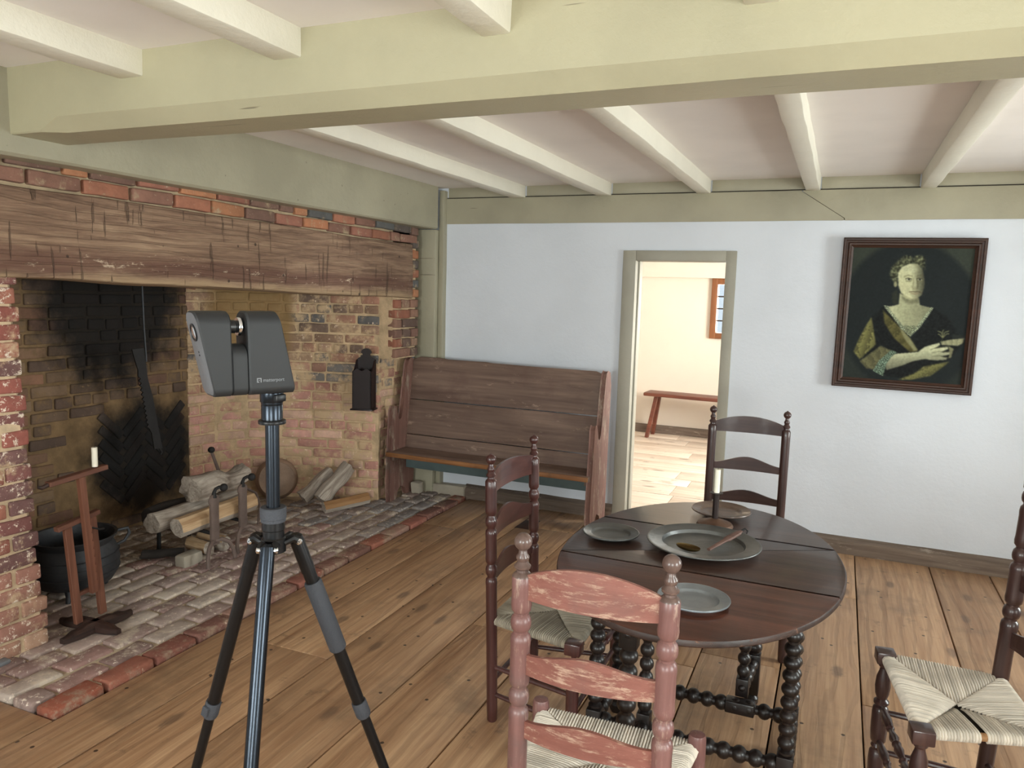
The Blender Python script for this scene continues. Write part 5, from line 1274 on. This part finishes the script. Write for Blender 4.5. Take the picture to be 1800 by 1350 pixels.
# logs
def round_log(name, p0, p1, r0, r1, seed, label, mat='bark', rough=.22, cat='log', group=None, endmat=None, squash=1.0):
    p0 = Vector(p0); p1 = Vector(p1); d = p1-p0; L = d.length; q = d.to_track_quat('Z', 'Y'); n = 22; m_ = 18; mb = MB(); rows = []
    for i in range(m_+1):
        u = i/m_; z = L*u; rr = r0+(r1-r0)*u; off = Vector((mnoise.noise(Vector((u*2, seed, 0))), mnoise.noise(Vector((u*2, seed, 7))), 0))*r0*.35
        row = []
        for k in range(n):
            a = 2*PI*k/n; f_ = 1+rough*mnoise.noise(Vector((math.cos(a)*1.6, math.sin(a)*1.6, z*7+seed*5)))+rough*.6*mnoise.noise(Vector((math.cos(a)*5, math.sin(a)*5, z*9+seed)))
            row.append((rr*f_*math.cos(a)+off.x, rr*f_*squash*math.sin(a)+off.y, z+.02*mnoise.noise(Vector((a, seed, u*3)))*(1 if u in (0, 1) else 0)))
        rows.append(row)
    mb.grid(rows, None, True)
    b = len(mb.v); mb.v.append((0, 0, -.004)); mb.v.append((0, 0, L+.004))
    mb.f += [(k, b, (k+1) % n) for k in range(n)]; t = m_*n; mb.f += [(t+k, t+(k+1) % n, b+1) for k in range(n)]
    o = mb.build(name, M[mat], None, p0, True, 60); o.rotation_euler = q.to_euler(); return tag(o, label, cat, group)
def split_log(name, p0, p1, w, h, seed, label, mat='split', roll=0., group=None, bark=True):
    p0 = Vector(p0); p1 = Vector(p1); d = p1-p0; L = d.length; q = d.to_track_quat('Z', 'Y'); mb = MB(); rows = []
    sec = [(-w*.5, -h*.45), (-w*.1, -h*.55), (w*.35, -h*.45), (w*.52, -h*.1), (w*.42, h*.32), (w*.1, h*.52), (-w*.3, h*.40), (-w*.52, 0)]
    for i in range(13):
        u = i/12; k_ = 1+.08*mnoise.noise(Vector((u*3, seed, 1))); rows.append([(x*k_+.05*w*mnoise.noise(Vector((x*30, u*5, seed))), y*k_+.06*h*mnoise.noise(Vector((y*30, u*5, seed+3))), L*u+(.012*mnoise.noise(Vector((x*20, y*20, seed))) if i in (0, 12) else 0)) for x, y in sec])
    mb.grid(rows, None, True); mb.f.append(tuple(range(8))); mb.f.append(tuple(range(96, 104)))
    o = mb.build(name, M[mat], None, p0, True, 22); o.rotation_euler = (q @ Matrix.Rotation(roll, 3, 'Z').to_quaternion()).to_euler()
    if bark:
        o.data.materials.append(M['bark'])
        for p in o.data.polygons:
            if (p.index % 8) in (0, 1, 7): p.material_index = 1
    return tag(o, label, 'log', group)
LG = 'logs on the andirons'; Zb = HZT+.172
split_log('split_log', (-3.045, 2.80, Zb+.048), (-3.055, 3.36, Zb+.052), .095, .078, 3, 'pale freshly split log lying across both andirons', 'split', .5, LG)
round_log('firewood_log', (-3.175, 2.76, Zb+.058), (-3.175, 3.36, Zb+.058), .054, .050, 5, 'grey weathered log behind the pale split log', 'bark', .16, group=LG)
round_log('firewood_log', (-3.295, 2.84, Zb+.052), (-3.295, 3.38, Zb+.052), .047, .048, 8, 'darker log at the back of the andirons', 'char', .14, group=LG)
round_log('firewood_log', (-3.14, 2.98, Zb+.185), (-3.12, 3.36, Zb+.205), .082, .070, 9, 'thick gnarled grey log on top of the fire stack', 'bark', .32, group=LG, squash=.8)
split_log('split_log', (-3.05, 3.015, HZT+.042), (-3.20, 3.03, HZT+.046), .07, .065, 11, 'pinkish split log under the andiron bars', 'split', .2, LG)
split_log('split_log', (-3.03, 3.125, HZT+.040), (-3.22, 3.125, HZT+.042), .075, .07, 13, 'short split wedge with striped end between the andirons', 'split', 1.2, LG)
round_log('charred_stick', (-3.30, 2.80, HZT+.03), (-3.14, 2.93, HZT+.032), .024, .022, 15, 'short charred stick with knotty end under the fire stack', 'char', .2, group=LG)
v, f = jittered_box((.07, .13, .062), (1, 2, 1), .008, .01, 61, 12.); o = MB().add(v, f).build('stone_block', M['stone'], None, (-3.045, 2.875, HZT+.030)); tag(o, 'pale grey stone block on the hearth by the andiron foot', 'stone')
# pan leaning on the wall
pn = empty('round_pan', (-3.47, 4.055, HZT), math.radians(44), 'round rusty brown pan leaning on its edge against the pink brick wall', 'pan')
R_ = .142; MP = Matrix.Rotation(math.radians(80), 4, 'X')
MPt = Matrix.Translation((0, 0, R_*.99)) @ MP
MB().lathe([(.001, .004), (R_*.78, .004), (R_*.82, .006), (R_*.86, .0), (R_*.98, -.045), (R_, -.048), (R_*1.0, -.044), (R_*.87, .004), (R_*.83, .010), (R_*.78, .008), (.001, .008)], 48, MPt, False).build('dish', M['pan'], pn, None, True, 35)
MB().lathe([(R_*.80, .006), (R_*.825, .0115), (R_*.85, .006)], 48, MPt, False).build('raised_ring', M['pan'], pn)
RG = 'logs against the firebox wall'
round_log('firewood_log', (-3.21, 4.00, HZT+.056), (-3.115, 4.18, HZT+.215), .054, .044, 21, 'dark gnarled log behind the tall grey log by the settle', 'bark', .28, group=RG, squash=.85)
round_log('firewood_log', (-3.075, 4.02, HZT+.058), (-2.99, 4.215, HZT+.255), .056, .046, 23, 'tall weathered grey log propped against the brick wall', 'bark', .22, group=RG)
split_log('split_log', (-3.00, 3.955, HZT+.036), (-2.855, 4.25, HZT+.05), .07, .06, 25, 'tan split log lying on the hearth beside the settle', 'split_tan', .3, RG)
# iron tool behind the stack
ft = empty('fire_tool', (-3.55, 3.55, HZT), 0, 'iron handled fire tool standing behind the log stack', 'fire tool')
MB().tube([(.10, .12, 0), (.05, .06, .17), (.0, .0, .42)], [.018, .015, .011], 8, True, (1, .6)).build('shaft', M['rust'], ft)
MB().lathe([(.001, -.016), (.014, -.016), (.021, -.006), (.021, .006), (.014, .016), (.001, .020)], 14, Matrix.Translation((0, 0, .43))).build('knob', M['iron_dark'], ft)
fh = empty('iron_hook', (-3.22, 3.52, HZT), 0, 'curved rusty iron hook behind the right andiron', 'hook')
MB().tube([(-.03, -.06, .22), (.0, -.02, .235), (.02, .03, .20), (.025, .055, .12), (.02, .05, .03), (.02, .045, .0)], [.006, .008, .008, .008, .008, .008], 8).build('bent_rod', M['rust'], fh)
# trammel
tm_ = empty('pot_trammel', (-3.50, 3.03, .55), 0, 'black saw-toothed pot trammel hanging in the flue', 'trammel')
MB().tube([(0, -.0, 1.62), (0, 0, .92), (0, .003, .70), (0, .012, .52), (.004, .008, .50)], .0055, 8).build('hanging_rod', M['iron'], tm_)
pts = [(-.09, .575), (-.015, .578), (-.005, .50), (.005, .41), (.035, .30), (.07, .10), (.09, .0), (.035, .005), (.02, .10)]
k = 0; z = .12; y = .012
while z < .42:
    pts += [(y-.006, z+.006), (y-.022, z+.020)] if k % 1 == 0 else []; z += .026; y -= .0042; k += 1
pts += [(-.055, .46), (-.075, .52)]
MB().prism([(y_, z_) for y_, z_ in pts], -.004, .004, Matrix.Rotation(PI/2, 4, 'Z') @ Matrix.Rotation(PI/2, 4, 'X')).build('saw_plate', M['iron_dark'], tm_, (.012, 0, 0), False)
MB().tube([(.0, .06, .03), (.01, .075, .0), (.012, .085, -.02), (.014, .075, -.035)], .006, 8).build('hook', M['iron_dark'], tm_)
# candle box on the wall
cbx = empty('candle_box', (-2.905, 4.292, .672), math.radians(14), 'tall dark wooden candle box hanging on the brick jamb beside the settle', 'wall box')
w, dp, h = .066, .088, .285
MB().rbox(-w-.012, w+.012, -dp-.012, .008, 0, .010, .002).build('bottom_board', M['box'], cbx)
fp = [(-w, 0), (w, 0), (w, h-.035), (w*.85, h-.03), (w*.5, h-.012), (w*.2, h-.026), (0, h-.03), (-w*.2, h-.026), (-w*.5, h-.012), (-w*.85, h-.03), (-w, h-.035)]
MB().prism(fp, 0, .009, Matrix.Translation((0, -dp+.009, .01)) @ Matrix.Rotation(PI/2, 4, 'X')).build('front_board', M['box'], cbx, None, False)
bp = [(-w, 0), (w, 0), (w, h+.04), (w*.8, h+.05), (w*.45, h+.06), (w*.38, h+.075)]+[(w*.55*math.cos(math.radians(a)), h+.085+w*.45*math.sin(math.radians(a))) for a in range(0, 181, 20)]+[(-w*.38, h+.075), (-w*.45, h+.06), (-w*.8, h+.05), (-w, h+.04)]
MB().prism(bp, 0, .009, Matrix.Translation((0, .006, .01)) @ Matrix.Rotation(PI/2, 4, 'X')).build('back_board', M['box'], cbx, None, False)
for s in (-1, 1):
    sp_ = [(0, 0), (-dp, 0), (-dp, h-.035), (-dp*.75, h-.03), (-dp*.45, h+.0), (-dp*.2, h+.035), (0, h+.04)]
    MB().prism(sp_, -.004, .004, Matrix.Translation((s*(w-.004), 0, .01)) @ Matrix.Rotation(PI/2, 4, 'Z') @ Matrix.Rotation(PI/2, 4, 'X')).build('side_board', M['box'], cbx, None, False)
# small stone under the settle
v, f = jittered_box((.07, .06, .085), (1, 1, 1), .012, .012, 63, 14.); o = MB().add(v, f).build('stone_lump', M['stone'], None, (-2.715, 4.655, HZT+.042)); tag(o, 'grey stone lump on the floor behind the settle foot', 'stone')
# bench in the far room
bn = empty('wooden_bench', (-1.2, 7.86, 0), math.radians(-3), 'reddish plank bench with splayed legs in the room beyond the doorway', 'bench')
v, f = jittered_box((1.25, .26, .035), (10, 2, 0), .003, .008, 64, 4.); MB().add(v, f).build('seat_plank', M['bench'], bn, (0, 0, .455))
for s in (-1, 1):
    for q in (-1, 1): bar('leg', M['bench'], (s*.57, q*.115, 0), (s*.50, q*.06, .44), .05, .034, bn)
print('OBJECTS', len(bpy.data.objects), 'tris', sum(len(o.data.loop_triangles) if (o.data.calc_loop_triangles() or True) else 0 for o in {o.data: o for o in bpy.data.objects if o.type == 'MESH'}.values()))
v, f = jittered_box((.05, .10, .018), (1, 2, 0), .004, .008, 92, 12.); o = MB().add(v, f).build('pale_chip', M['print'], None, (-2.85, 1.745, HZT+.009)); tag(o, 'small shiny pale chip lying on the hearth bricks by the pier', 'chip')
